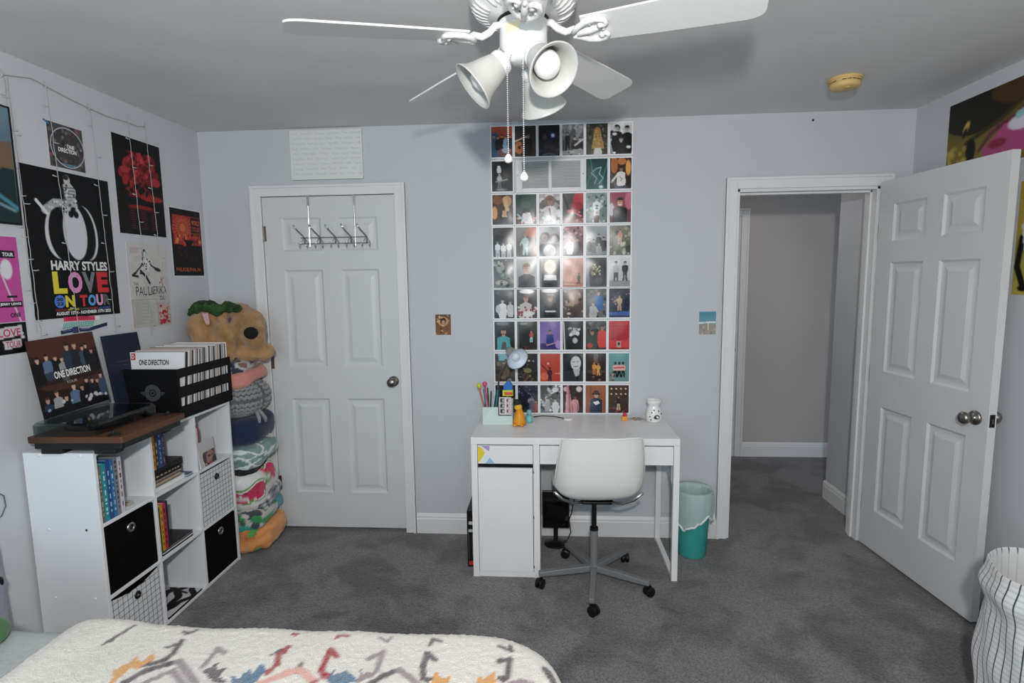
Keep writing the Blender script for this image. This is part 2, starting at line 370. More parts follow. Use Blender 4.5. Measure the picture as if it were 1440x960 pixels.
def knob(parent, T, cx, cz, side, th=0):
    mb = MB(); s = -1 if side == 0 else 1; y = 0 if side == 0 else th
    prof = [(0.0001, .0), (.032, .0), (.032, .006), (.027, .011), (.013, .014), (.011, .030), (.018, .036), (.0265, .046), (.0275, .055), (.022, .064), (.012, .068), (.0001, .069)]
    M = Matrix.Rotation(PI/2 if s < 0 else -PI/2, 4, 'X')
    mb.T = T @ Matrix.Translation((cx, y, cz)) @ M
    mb.lathe(prof, n=28)
    return mb.build('door_knob', M_nickel, parent, smooth=True)
# closed door on the far side of the hall
door3 = struct(slab_door('door_3', 0, .627, 0, 2.03, 0, .03, Matrix.Translation((.954, HY-.004, .004))))
knob(door3, Matrix.Translation((.954, HY-.004, .004)), .57, .93, 0)
# closet door
T1 = Matrix.Translation((CD0+.004, D+.004, .022))
door1 = struct(slab_door('door_1', 0, CD1-CD0-.008, .022, 2.043, 0, .035, T1))
knob(door1, T1, -.936-(CD0+.004), .948-.022, 0)
for z in (1.833, 1.071, .308):
    mb = MB().tube([(CD0-.001, D-.006, z-.045), (CD0-.001, D-.006, z+.045)], .006, 10).box(CD0-.004, CD0+.02, D-.001, D+.003, z-.044, z+.044)
    for k in (-.05, .05): mb.ball((CD0-.001, D-.006, z+k), .006, 8)
    mb.build('hinge', M_nickel, door1)
struct(box('closet_back', M_blackm, CD0-.1, CD1+.1, D+.5, D+.52, 0, H)); bpy.data.objects['closet_back'].name = 'wall_closet'
jamb('trim_6', CD0-.012, CD1+.012, CDH+.012, D+.045, D+WT, False)
# bedroom door standing open
hx, hy = 1.785, 3.135; ex, ey = 1.8525, 2.384
ang = math.atan2(ey-hy, ex-hx); DW = math.hypot(ex-hx, ey-hy)
T2 = Matrix.Translation((hx, hy, .015)) @ Matrix.Rotation(ang, 4, 'Z')
# local x from hinge to free edge; local y>0 must point to +x world (away from the camera)
door2 = struct(slab_door('door_2', 0, DW, .015, 2.04, 0, .035, T2))
knob(door2, T2, DW-.062, .91, 0); knob(door2, T2, DW-.062, .91, 1, .035)
mb = MB(); mb.T = T2; mb.box(DW-.001, DW+.0015, .006, .029, .882, .938); mb.build('latch_plate', mat('dark_bronze', '3a3632', .35, metal=.9), door2, bevel=.001)
mb = MB(); mb.T = T2; mb.prism([(DW, .012), (DW+.011, .012), (DW+.0005, .024)], .90, .92); mb.build('latch_bolt', M_nickel, door2)
for z in (.25, 1.0, 1.78):
    mb = MB().tube([(hx+.012, hy+.012, z-.045), (hx+.012, hy+.012, z+.045)], .006, 10); mb.build('hinge', M_nickel, door2)
# ------------------------------------------------------------------ air vent in the photo wall
vent = thing('air_vent', (.01, D, 2.03), 'white metal return air grille set among the photos high on the far wall', 'vent')
mb = MB(); vx0, vx1, vz0, vz1 = -.186, .203, 2.033, 2.214; y0, y1 = D-.008, D
mb.box(vx0, vx0+.036, y0, y1, vz0, vz1).box(vx1-.026, vx1, y0, y1, vz0, vz1).box(0-.001, .016, y0, y1, vz0, vz1)
for a, b in ((vx0+.036, -.001), (.016, vx1-.026)): mb.box(a, b, y0, y1, vz0, vz0+.026).box(a, b, y0, y1, vz1-.012, vz1)
mb.build('vent_frame', M_trim, vent, bevel=.0015)
mb = MB()
for a, b in ((vx0+.036, -.001), (.016, vx1-.026)):
    z = vz0+.029
    while z < vz1-.014:
        mb.add([(a, D-.007, z), (b, D-.007, z), (b, D-.001, z+.006), (a, D-.001, z+.006), (a, D-.0065, z-.0008), (b, D-.0065, z-.0008), (b, D-.0005, z+.0052), (a, D-.0005, z+.0052)], [(0, 1, 2, 3), (7, 6, 5, 4), (0, 3, 7, 4), (1, 5, 6, 2), (0, 4, 5, 1), (3, 2, 6, 7)]); z += .0078
tag(mb.build('louvres', M_trim, vent, fixn=False), kind='stuff')
MB().box(vx0+.03, vx1-.02, D-.0006, D+.0, vz0+.02, vz1-.01).build('duct_backing', mat('duct_grey', '6e6f70', .8), vent)
for x in (vx0+.012, vx1-.01): MB().ball((x, D-.008, 2.13), (.004, .002, .004), 10).build('screw', M_nickel, vent)
# ------------------------------------------------------------------ smoke detector
sd = thing('smoke_detector', (1.33, 2.66, H), 'yellowed round plastic smoke detector on the ceiling near the doorway', 'smoke detector')
My = mat('yellowed_plastic', 'd9b878', .5, noise=.1, nscale=6); c = (1.33, 2.66, H)
MB().lathe([(.0001, 0), (.068, 0), (.070, -.004), (.070, -.010), (.0001, -.010)], c, 40).build('mounting_base', My, sd, smooth=False, bevel=.001)
MB().lathe([(.064, -.010), (.064, -.014), (.058, -.016), (.058, -.020), (.063, -.022), (.062, -.036), (.052, -.044), (.0001, -.045)], c, 40).build('cover', My, sd, smooth=True)
mb = MB()
for k in range(18):
    a = 2*PI*k/18
    if k % 6 == 5: continue
    mb.T = Matrix.Translation(c) @ Matrix.Rotation(a, 4, 'Z'); mb.box(.0575, .0592, -.008, .008, -.0195, -.0165)
tag(mb.build('vent_slots', mat('dark_brown', '2a2018', .8), sd), kind='stuff')
MB().lathe([(.009, -.044), (.009, -.047), (.0001, -.048)], (1.33, 2.635, H), 16).build('test_button', My, sd)
# ------------------------------------------------------------------ ceiling fan
FX, FY, FZ = -.072, 1.695, 2.253
fan = thing('ceiling_fan', (FX, FY, H), 'white five-blade ceiling fan with three frosted bell shades and two pull chains', 'ceiling fan')
C0 = (FX, FY, 0)
def lz(name, prof, m=M_fanw, n=48, par=fan, smooth=True): return MB().lathe(prof, C0, n).build(name, m, par, smooth=smooth)
lz('motor_housing', [(.0001, H), (.125, H), (.130, H-.012), (.150, H-.025), (.160, H-.05), (.158, H-.072), (.145, H-.092), (.118, H-.108), (.085, H-.118), (.078, H-.122), (.0001, H-.122)])
mb = MB()
for k in range(40):
    a = 2*PI*k/40
    if (k % 8) in (0,): continue
    pts = [(FX+r*math.cos(a+t), FY+r*math.sin(a+t), z-.0015) for r, z, t in ((.152, H-.086, 0), (.139, H-.098, .02), (.121, H-.108, .04), (.104, H-.1135, .05))]
    mb.tube(pts, [.001, .0035, .0035, .001], 6)
tag(mb.build('housing_ribs', M_fanw, fan, smooth=True), kind='stuff')
lz('black_ring', [(.072, H-.121), (.077, H-.121), (.077, H-.131), (.072, H-.131)], M_black)
lz('blade_hub', [(.0001, H-.124), (.074, H-.124), (.076, H-.140), (.066, H-.148), (.0001, H-.148)])
ZL = H-.134
lz('switch_housing', [(.0001, ZL), (.068, ZL), (.0705, ZL-.004), (.0705, ZL-.060), (.066, ZL-.072), (.052, ZL-.084), (.046, ZL-.090), (.040, ZL-.103), (.030, ZL-.108), (.0001, ZL-.109)])
MB().lathe([(.0712, 0), (.0712, .014)], (FX, FY, ZL-.03), 8)
mb = MB(); mb.grid(lambda u, v: (FX+.0712*math.cos(math.radians(228+34*u)), FY+.0712*math.sin(math.radians(228+34*u)), ZL-.016-.024*v), 8, 2)
mb.build('rating_sticker', mat('cream_sticker', 'efe3b8', .6), fan)
# blades
tilt = math.radians(-15.5)
for k in range(5):
    a = math.radians(22+180+72*k)
    Tb = Matrix.Translation((FX, FY, FZ)) @ Matrix.Rotation(-.03, 4, 'Y') @ Matrix.Rotation(.018, 4, 'X') @ Matrix.Rotation(a, 4, 'Z') @ Matrix.Rotation((.035, 0, .01, 0, 0)[k], 4, 'Y')
    Tp = Tb @ Matrix.Rotation(tilt*(.55 if k == 0 else 1), 4, 'X')
    # outline: x radial
    out = [(.175, -.052), (.40, -.064), (.60, -.070)]
    out += [(.66-.045+.045*math.cos(t), -.070+.028+.0-.028*math.sin(-t)*-1 if False else -.042+.028*math.sin(t)) for t in np.linspace(-PI/2, 0, 6)[1:]]
    out += [(.66-.045+.045*math.cos(t), .042+.028*math.sin(t)) for t in np.linspace(0, PI/2, 6)]
    out += [(.60, .070), (.40, .064), (.175, .052)]
    mb = MB(); mb.T = Tp; mb.prism(out, -.003, .003); mb.build('fan_blade', M_fanw, fan, bevel=.0015)
    mb = MB(); mb.T = Tb
    zr = H-.134-FZ
    mb.tube([(.060, 0, zr), (.085, 0, zr-.006), (.105, 0, zr-.026), (.128, 0, zr-.038), (.150, 0, zr-.034), (.175, 0, -.012)], [.010, .010, .010, .010, .010, .009], 10)
    mb.T = Tp
    for s in (-1, 1):
        pts = [(.150, s*.004, -.012), (.165, s*.020, -.008), (.190, s*.036, -.008), (.218, s*.042, -.009), (.240, s*.036, -.010), (.246, s*.024, -.011), (.238, s*.015, -.011), (.228, s*.019, -.011)]
        mb.tube(pts, [.008, .0085, .0085, .008, .0075, .0075, .007, .008], 8); mb.ball((.229, s*.020, -.011), .0095, 10)
    mb.tube([(.160, 0, -.012), (.200, 0, -.006), (.235, 0, -.004)], [.009, .011, .004], 8)
    for q in ((.20, .03), (.20, -.03), (.235, 0)): mb.ball((q[0], q[1], -.010), .005, 8)
    mb.build('blade_iron', M_fanw, fan, smooth=True)
M_glass = mat('alabaster_glass', 'c9c9c3', .35, noise=.10, nscale=14, sheen=0)
_b = M_glass.node_tree.nodes['Principled BSDF']; _b.inputs['Subsurface Weight'].default_value = .25; _b.inputs['Subsurface Radius'].default_value = (.01, .01, .01); _b.inputs['Subsurface Scale'].default_value = .5
M_bulb = mat('white_bulb_glass', 'f4f4f2', .25)
for az, tl in ((194, 40), (-56, 38), (64, 52)):
    a = math.radians(az); t = math.radians(tl)  # tilt below horizontal
    d = Vector((math.cos(a)*math.cos(t), math.sin(a)*math.cos(t), -math.sin(t)))
    base = Vector((FX, FY, ZL-.082))+Vector((math.cos(a), math.sin(a), 0))*.038
    neck = base+d*.040
    Mr = d.to_track_quat('Z', 'Y').to_matrix().to_4x4()
    def lp(name, prof, m, par, at, n=36, smooth=True):
        mb = MB(); mb.T = Matrix.Translation(at) @ Mr; return mb.lathe(prof, n=n).build(name, m, par, smooth=smooth)
    sh = lp('lamp_shade', [(.031, -.002), (.034, .006), (.040, .020), (.047, .045), (.053, .070), (.060, .090), (.070, .104), (.0745, .110), (.0745, .1125), (.070, .1115), (.058, .096), (.050, .072), (.044, .045), (.037, .020), (.030, .006), (.028, -.002)], M_glass, fan, neck)
    lp('lamp_holder', [(.0001, -.034), (.016, -.034), (.018, -.020), (.034, -.012), (.0375, -.004), (.0375, .012), (.034, .014), (.034, .0), (.0001, .0)], M_fanw, fan, neck, 28)
    lp('light_bulb', [(.013, 0), (.014, .022), (.022, .034), (.034, .048), (.0385, .066), (.036, .082), (.026, .096), (.012, .103), (.0001, .105)], M_bulb, fan, neck, 28)
    mb = MB(); mb.tube([tuple(Vector((FX, FY, ZL-.080))+Vector((math.cos(a), math.sin(a), 0))*.03), tuple(base+Vector((0, 0, .003))), tuple(neck-d*.02)], .014, 12); mb.build('lamp_arm', M_fanw, fan, smooth=True)
M_chain = mat('chain_white', 'd8d8d8', .35, metal=.3)
for (x, y, z0, z1) in ((-.118, 1.65, ZL-.075, 1.912), (-.070, 1.60, ZL-.095, 1.850)):
    mb = MB(); x0 = FX+(x-FX)*.6; n = int((z0-z1)/.006)
    for k in range(n):
        z = z0-k*.006; q = min(1, k/8)
        mb.ball((x0+(x-x0)*q, FY-.03+(y-FY+.03)*q, z), .0022, 6)
    ch = mb.build('pull_chain', M_chain, fan, smooth=True); tag(ch, kind='stuff')
    MB().lathe([(.0001, .010), (.004, .009), (.010, .001), (.0125, -.007), (.010, -.014), (.004, -.017), (.0001, -.0175)], (x, y, z1-.004), 20).build('chain_pull', M_fanw, ch, smooth=True)
# ------------------------------------------------------------------ closet: over-door hook rack
rk = thing('over_door_hook_rack', (-1.27, D, 1.76), 'chrome wire over-the-door hook rack hanging on the closet door', 'hook rack')
yr = D-.006
for x in (-1.402, -1.128):
    mb = MB(); mb.box(x-.006, x+.006, yr-.0025, yr+.0005, 1.985, 2.047); mb.box(x-.0075, x+.0075, yr-.002, yr+.02, 2.044, 2.0455)
    mb.build('door_hanger', M_chrome, rk)
    MB().tube([(x, yr-.002, 1.99), (x, yr-.003, 1.755)], .003, 8).build('hanging_rod', M_chrome, rk)
for z, a, b in ((1.805, -1.455, -1.055), (1.770, -1.455, -1.055)): MB().tube([(a, yr-.004, z), (b, yr-.004, z)], .0028, 8).build('crossbar', M_chrome, rk)
for k in range(5):
    x = -1.445+k*.093
    mb = MB()
    for dx in (0, .006): mb.tube([(x+.012+dx, yr-.006, 1.770), (x+.012+dx, yr-.008, 1.806), (x-.008+dx, yr-.05, 1.842), (x-.02+dx, yr-.075, 1.87)], .0022, 6)
    mb.ball((x-.017, yr-.075, 1.871), .005, 8); mb.build('upper_hook', M_chrome, rk, smooth=True)
    for s in (-1, 1):
        mb = MB(); xx = x+.012+s*.022
        mb.tube([(x+.012, yr-.007, 1.806), (xx, yr-.008, 1.775), (xx, yr-.012, 1.752), (xx+.004, yr-.028, 1.742), (xx+.006, yr-.042, 1.752), (xx+.006, yr-.046, 1.768)], .0022, 6); mb.ball((xx+.006, yr-.046, 1.770), .0045, 8)
        mb.build('lower_hook', M_chrome, rk, smooth=True)
# ------------------------------------------------------------------ canvas sign over the closet
sg = thing('canvas_sign', (-1.275, D, 2.13), 'white stretched canvas with rows of pale raised script above the closet door', 'sign')
M_canvas = mat('white_canvas', 'd9dad8', .8, bump=.2, bscale=500)
box('canvas', M_canvas, -1.487, -1.062, D-.018, D, 2.134, 2.412, sg, bevel=.003)
mb = MB(); R = random.Random(4)
for r in range(9):
    z = 2.388-r*.028; x = -1.475
    while x < -1.085:
        wl = R.uniform(.03, .08); n = int(wl/.006); pts = []
        for i in range(n+1):
            pts.append((min(x+i*.006, -1.072), D-.0185, z+(.007 if i % 2 else -.004)*R.uniform(.4, 1.3)+(.008 if i == 0 else 0)))
        mb.tube(pts, .0011, 4); x += wl+.014
tag(mb.build('script_relief', mat('pale_grey_ink', 'bcbfbe', .7), sg), kind='stuff')
# ------------------------------------------------------------------ two small cards and a black pin on the far wall
p = Pic(.092, .121, .003).bg('6b4a35', '8a5a30').ell(.5, .45, .35, .3, 'c98c58').ell(.5, .42, .2, .22, '3a2620').ell(.52, .5, .1, .12, 'd8a070').spots(30, 3, ['3a2a22', 'd09a60', '9a3a2a', 'e0c090'], r=(.02, .06)).grain(.2)
tag(card('postcard', p, frame_back(-.671, 1.3475), M_satin), 'small brown and orange picture card taped right of the closet door', 'card', 'picture cards')
p = Pic(.094, .13, .003).bg('4a8fa8', '7fb0bc').poly([(0, .8), (1, .75), (1, 1.4), (0, 1.4)], 'a89a8c').poly([(0, .62), (1, .6), (1, .68), (0, .72)], 'dfe8e8').spots(14, 5, ['8a7a70', 'c9b8a8'], y0=.9, r=(.02, .06)).line([(.55, .75), (.55, 1.1)], .05, 'e8e0d8').ell(.55, .72, .04, .05, 'e8d8c8')
tag(card('postcard', p, frame_back(.852, 1.350), M_satin), 'small beach and sea picture card left of the open doorway', 'card', 'picture cards')
tag(MB().ball((1.426, D-.003, 2.380), (.006, .004, .006), 12).build('wall_pin', M_black, origin=(1.426, D, 2.374), smooth=True), 'tiny black pin on the wall above the doorway', 'pin')
# ------------------------------------------------------------------ photo wall
def P_(): return Pic(.1185, .1665, .0033)
B0, W0, G0, LG = '0c0c0e', 'dedede', '6a6a6c', 'a8a8a8'
def ph(r, c):
    p = P_(); w = p.who; K = (r, c)
    gs = dict(skin='b8b8b8', hair='1a1a1a')
    if K == (0, 0): p.bg('c2502c', '5a3028').poly([(0, .3), (.3, .25), (.35, 1.4), (0, 1.4)], '39597a'); [w(.12+.19*i, .45+.05*(i % 2), .13, top=['41566e', B0, B0, '7fa0bc', '20242c'][i]) for i in range(5)]; p.ell(.7, 1.1, .2, .12, '9aa4b4')
    elif K == (0, 1): p.bg('2a2a28', '3a2c22').ell(.2, 1.0, .22, .28, 'b8692e').ell(.22, .98, .08, .08, '2a1a10').line([(.0, .7), (.55, .5)], .06, 'c8b8a0'); w(.62, .45, .2, skin='8a7060', top='16181a', arms=[(-1.6, 2.6)])
    elif K == (0, 2): p.bg('101420', '161a26').ell(.68, .48, .18, .18, '1c2c60').ell(.68, .48, .08, .08, 'c8d8f8').spots(12, 3, ['2a2430', '3a2c34', '1e2638'], r=(.04, .1), y0=.4); p.ell(.3, .55, .1, .14, '4a3438').ell(.45, .9, .14, .16, '2e2c38').line([(.2, 1.35), (.5, 1.3), (.8, 1.36)], .04, '5a6a7a')
    elif K == (0, 3): p.bg('7a7a7c', '404042').spots(30, 9, ['8c8c8e', '5a5a5c', 'a8a8a8'], r=(.04, .12), y1=.7); w(.25, .42, .13, legs='101010', **gs); w(.58, .62, .14, **gs); w(.82, .66, .14, **gs); p.line([(.6, .95), (.95, .7)], .07, 'd0d0d0').poly([(0, 1.2), (1, 1.1), (1, 1.4), (0, 1.4)], '9a9a9a').spots(9, 2, [B0, W0], y0=1.1)
    elif K == (0, 4): p.bg('3a3c30', '4a4436').spots(40, 4, ['4a5038', '2a3024', '6a6850'], r=(.03, .08)).ell(.52, .45, .17, .3, 'a87a3e').poly([(.35, .5), (.7, .5), (.85, 1.15), (.25, 1.15)], 'b28a44').spots(30, 5, ['c89a50', '7a5a2c', 'd8b060'], y0=.3, y1=1.1, x0=.35, x1=.7, r=(.01, .04)).poly([(.4, 1.1), (.7, 1.1), (.75, 1.4), (.35, 1.4)], 'd8d4cc')
    elif K == (0, 5): p.bg('d8d8d8', '8a8a8a').spots(26, 6, [B0, 'e8e8e8', '2a2a2a'], r=(.05, .13)); w(.3, .22, .24, top='141414', **gs); w(.78, .28, .26, top='0e0e0e', **gs); w(.5, .75, .22, top='181818', **gs); p.ell(.2, .5, .1, .06, 'e8e8e8').ell(.85, 1.1, .1, .06, 'e0e0e0')
    elif K == (1, 0): p.bg('1c1d20', '2a2b2e').ell(.34, .28, .07, .07, 'e8e8e8').ell(.35, .42, .1, .16, 'd8d8d8'); w(.36, .62, .11, skin='c0c0c0', hair='303030', top='b8b8b8', legs='6a6a6a'); p.line([(.2, .95), (.75, .85)], .05, 'a0a0a0').ell(.45, 1.32, .25, .05, '8a8c8e')
    elif K == (1, 4): p.bg('16403f', '1d5754').line([(.5, .45), (.7, .4), (.62, .7), (.8, .9), (.6, 1.15)], .03, '9ad8cf').line([(.5, .45), (.25, .65), (.5, .9), (.4, 1.15)], .03, '7ac8bf').line([(0, 1.3), (.3, .6), (.2, 0)], .03, '2f8a84').line([(1, .2), (.7, 1.2)], .02, '4aa8a0').ell(.7, 1.3, .1, .07, 'c8e8e4')
    elif K == (1, 5): p.bg('3a1c10', '1c1410').ell(.2, .3, .16, .4, 'b8621e').ell(.85, .45, .12, .35, 'e8a03c').ell(.55, .15, .2, .16, 'c8742a'); w(.52, .5, .2, skin='a87a58', hair='181010', top='e4e0da', arms=[(-2.2, 3.0)]); p.line([(.45, .85), (.55, .95), (.5, 1.05)], .03, '8a3a2a').poly([(.2, 1.3), (.8, 1.25), (.8, 1.4), (.2, 1.4)], '28344e')
    elif K == (2, 0): p.bg('6a4028', '2e1c14').ell(.25, .25, .25, .2, '8a5a38').ell(.72, .3, .2, .25, 'c89468').line([(.6, .2), (.75, .9)], .2, 'd8b078').ell(.1, .85, .14, .3, 'e8a050').line([(.35, 1.4), (.55, .6)], .12, '1c1412').poly([(.5, .8), (.85, .75), (1, 1.4), (.45, 1.4)], '3a3430').poly([(.5, .75), (.68, .75), (.7, 1.05), (.45, 1.05)], 'e0b080')
    elif K == (2, 1): p.bg('0e3a32', '123028').ell(.55, .3, .3, .35, '2a4a40').poly([(.35, .9), (.7, .85), (.85, 1.4), (.25, 1.4)], 'e8e4e0'); w(.52, .85, .11, top='ece8e4'); p.spots(14, 8, ['c83a28', 'e8a090', 'd8d8d8'], y0=1.1, r=(.03, .07)).line([(.1, .95), (.35, 1.15)], .06, '9ac8e0')
    elif K == (2, 2): p.bg('b0acaa', '8a8684').spots(24, 10, ['e0dcd8', '6a6462', 'c8c4c0'], r=(.06, .15)).ell(.52, .35, .26, .28, '8a6a60'); w(.52, .38, .3, skin='b08478', hair='7a6058', top='dedad6'); p.spots(12, 12, ['f0ece8', 'c8c0bc'], y0=.9, r=(.06, .14)).line([(.5, .7), (.55, 1.0)], .07, '8a5a50')
    elif K == (2, 3): p.bg('585a5c', '3a2224').ell(.85, .3, .35, .35, 'c83038').ell(.7, .6, .3, .2, 'a82a34').poly([(0, 1.2), (1, 1.0), (1, 1.4), (0, 1.4)], '7a1c24').line([(0, 0), (.35, .9)], .12, '1a1a1c').ell(.5, .85, .3, .1, 'b84850').spots(12, 6, ['f08088', '2a1418'], y0=.7, r=(.02, .05))
    elif K == (2, 4): p.bg('8a9a98', '6a7674').spots(50, 7, ['c8d4d2', '3a4442', 'a8b8b6', '5a6664'], r=(.02, .06)); w(.5, .3, .18, skin='c8d0ce', hair='4a5250', top='e8eeec', legs='c0c8c6'); p.line([(.45, .6), (.55, .6), (.47, .75), (.56, .75)], .04, '1a2020'); w(.5, .98, .12, skin='c0a8a0', hair='181818', top='5a1c1c')
    elif K == (2, 5): p.bg('a84a60', '5a2c3c').ell(.9, .4, .2, .4, 'd06a80').ell(.08, .8, .12, .3, 'c8c0c4'); w(.48, .45, .34, skin='d8a084', hair='2a1a18', top='141214'); p.line([(.4, .58), (.57, .58)], .035, 'f0e8e4')
    elif K == (3, 0): p.bg('161616', '3a3a3a').ell(.5, .2, .4, .2, '3c3c3c'); [w(.22+.28*i, .7+.06*(i % 2), .13, top='e4e4e4', skin='b0b0b0', hair='222222', legs='c0c0c0') for i in range(3)]
    elif K == (3, 1): p.bg('6e6a66', '5a5450').ell(.8, .25, .35, .25, 'c86a4a'); w(.45, .4, .16, skin='c8a890', hair='a88a68', top='c4dcd8', legs='b4d0cc', arms=[(-1.5, 2.6)]).ell(.95, 1.1, .1, .2, 'd88a60')
    elif K == (3, 2): p.bg('a8a8aa', '8c8c8e').ell(.28, .48, .24, .24, '2e2c2e').ell(.26, .55, .15, .2, 'a08a86').ell(.74, .55, .24, .24, '383438').ell(.74, .62, .15, .2, '9a8480').poly([(0, .85), (.5, .75), (1, .85), (1, 1.4), (0, 1.4)], '5a5a5c').ell(.5, 1.15, .3, .3, 'd4d4d6')
    elif K == (3, 3): p.bg('a87078', '4a3438').spots(26, 13, ['d8909c', '7a3a48', 'c8b0b4', '2a1c20'], y1=.6, r=(.03, .08)); w(.35, .62, .16, skin='d8a898', hair='5a3a30', top='f0ecec', arms=[(-1.5, 2.4)]); w(.72, .62, .15, top='1c1a1e')
    elif K == (3, 4): p.bg('a8acb0', '74787c'); [w(x, y, .13, top=t, **gs) for x, y, t in ((.15, .65, '2a2a2a'), (.38, .7, '505050'), (.6, .45, '1c1c1c'), (.85, .6, '242424'), (.62, .85, '8a8a8a'))]
    elif K == (3, 5): p.bg('8a8478', '5a6248').spots(30, 15, ['6a7a50', 'a8a890', '4a5438', 'c8c0b0'], r=(.04, .09)); w(.5, .25, .11, skin='d8b098', hair='5a3c2c', top='d4988c', legs='c8b09c'); p.ell(.9, 1.1, .14, .18, '3c4430').ell(.1, 1.2, .1, .2, '6a5c50')
    elif K == (4, 0): p.bg('4c4e4c', '6c6e6a').line([(0, .2), (.4, .5), (.9, 1.1)], .2, '8a8c84').ell(.35, .45, .2, .25, '9a9c94').ell(.6, .8, .25, .2, '7a8274').ell(.4, 1.15, .3, .12, 'b8ac9c').spots(20, 3, ['2e302e', 'a8b0a0'], r=(.02, .07))
    elif K == (4, 1): p.bg('b8b6b4', '9c9a98'); w(.5, .48, .42, skin='d4a890', hair='8a6a48', top='3a3c40')
    elif K == (4, 2): p.bg('2a2a2a', '484644').ell(.52, .4, .28, .32, 'c8b890').ell(.52, .46, .19, .26, 'c0a090').poly([(.25, .8), (.8, .8), (.85, 1.1), (.2, 1.1)], 'e8e6e4').poly([(.2, 1.05), (.85, 1.05), (.9, 1.4), (.15, 1.4)], '1a1a1c').line([(.1, 0), (0, 1.4)], .14, '8c8a88')
    elif K == (4, 3): p.bg('d08c7c', 'c87e6e').poly([(0, 1.1), (1, 1.2), (1, 1.4), (0, 1.4)], 'b86858').line([(.6, .1), (.4, 1.1)], .02, 'e8b0a0'); w(.78, .78, .08, skin='8a5a48', top='3c4434', legs='2e342c').line([(.1, 1.25), (.6, 1.28)], .03, 'e4c4b8')
    elif K == (4, 4): p.bg('2c2c30', '1c1c20').spots(36, 17, ['c8a860', 'e8d8a0', '8a7a50'], x0=.3, x1=.7, y0=.3, y1=.85, r=(.01, .045)).line([(.05, 0), (.12, 1.4)], .16, '6c6e72').ell(.6, 1.1, .2, .2, '34343a')
    elif K == (4, 5): p.bg('d8d8d8', 'b0b0b0').poly([(0, 1.1), (1, 1.1), (1, 1.4), (0, 1.4)], '8a8a8a'); w(.32, .28, .15, top='b0b0b0', legs='505050', **gs); w(.75, .28, .15, top='202020', legs='2a2a2a', **gs)
    elif K == (5, 0): p.bg('26262a', '1a1a1c').ell(.5, .15, .4, .16, '4a4a4c'); w(.42, .55, .2, top='e0e0e0', **gs); w(.8, .62, .16, top='c8c8c8', **gs); p.ell(.2, .95, .12, .2, 'c0c0c0')
    elif K == (5, 1): p.bg('3a3632', '2a2624').ell(.5, .1, .35, .1, 'e8e4e0'); w(.45, .45, .3, skin='d0a080', hair='6a4a34', top='c8beb8'); p.spots(34, 19, ['a82c2c', '8a2020', 'e0d0c8'], y0=.85, r=(.03, .07)).ell(.55, 1.2, .25, .14, 'dedad4')
    elif K == (5, 2): p.bg('4a4644', '2c2a2a').ell(.5, .08, .38, .1, 'dedcda'); w(.52, .42, .3, skin='a87e68', hair='1e1a1a', top='1c1c1e'); p.ell(.52, .28, .2, .06, '8a8480').line([(.3, 1.08), (.75, 1.08)], .07, 'e4e4e4')
    elif K == (5, 3): p.bg('6e5248', '3c2e28').ell(.6, .4, .3, .35, '9a7868').ell(.35, .75, .22, .14, 'a88670').poly([(.1, .8), (.9, .9), (1, 1.3), (0, 1.3)], '4c3c34').spots(16, 4, ['8a6a5a', '2a201c', 'b8988a'], r=(.03, .08)).ell(.3, 1.2, .1, .05, 'd8ccc4')
    elif K == (5, 4): p.bg('4a4c50', '6a6c6c').spots(18, 23, ['7a6a60', '34363a'], r=(.05, .1)); w(.62, .2, .19, skin='d0a488', hair='4a3428', top='2c6cb0', arms=[(1.4, 3)]); w(.35, .72, .18, skin='c8b0a0', hair='3a3430', top='b4b4b0', arms=[(1.3, 2.2)])
    elif K == (5, 5): p.bg('0e0e18', '1a2040').spots(26, 21, ['c8c8d8', '6a4a8a', '2c50b0', 'd8a0c0'], r=(.008, .03)).poly([(0, 1.15), (1, 1.1), (1, 1.3), (0, 1.3)], '3a58a8'); w(.5, .38, .12, skin='b88870', hair='2a1a18', top='c0a070', legs='b09880', arms=[(-2, 2.2)])
    elif K == (6, 0): p.bg('1e2020', '181a1a').ell(.4, .1, .3, .08, '6a6c6c'); w(.45, .5, .33, skin='c89474', hair='201814', top='3aa0a4', beard=True); p.poly([(.38, 1.0), (.55, 1.0), (.6, 1.4), (.32, 1.4)], '484a4c')
    elif K == (6, 1): p.bg('141412', '1e1c18').ell(.3, .1, .2, .05, '8a8a88').spots(18, 25, ['7a2a2c', '3a2a20', '1a3a20'], y0=1.15, r=(.03, .05)); w(.7, .5, .09, skin='c89a80', top='c83c44', legs='94d4cc').line([(.03, 0), (.06, 1.4)], .08, '5c5e5c')
    elif K == (6, 2): p.bg('6a4a9c', '8a70c0').poly([(0, 1.1), (1, 1.0), (1, 1.4), (0, 1.4)], '3c2e6c'); w(.5, .52, .17, skin='b07a74', hair='2a1c20', top='1c2c80', arms=[(-1.2, .6), (-1, 3.6)]); p.ell(.9, 1.15, .14, .2, 'a88cd8').line([(.35, 1.18), (.8, 1.05)], .05, 'c89a98')
    elif K == (6, 3): p.bg('0a0a0a', '121212').spots(22, 27, ['dcdcdc', 'a8a8a8', '3c3c3c'], x0=.35, x1=.8, y0=.35, y1=.7, r=(.03, .09)); w(.6, .55, .2, skin='d0d0d0', hair='c0c0c0', top='181818'); p.ell(.6, .95, .12, .14, 'bcbcbc').line([(.05, .05), (.1, 1.4)], .05, 'dedede')
    elif K == (6, 4): p.bg('4c4a44', '34342e').spots(16, 28, ['7a786c', '202020'], y1=.5, r=(.05, .1)); w(.32, .55, .22, skin='b88c70', hair='241c18', top='3a4c44'); w(.8, .32, .22, skin='a8785c', hair='181212', top='d8382c'); p.ell(.2, 1.2, .14, .12, 'c04030')
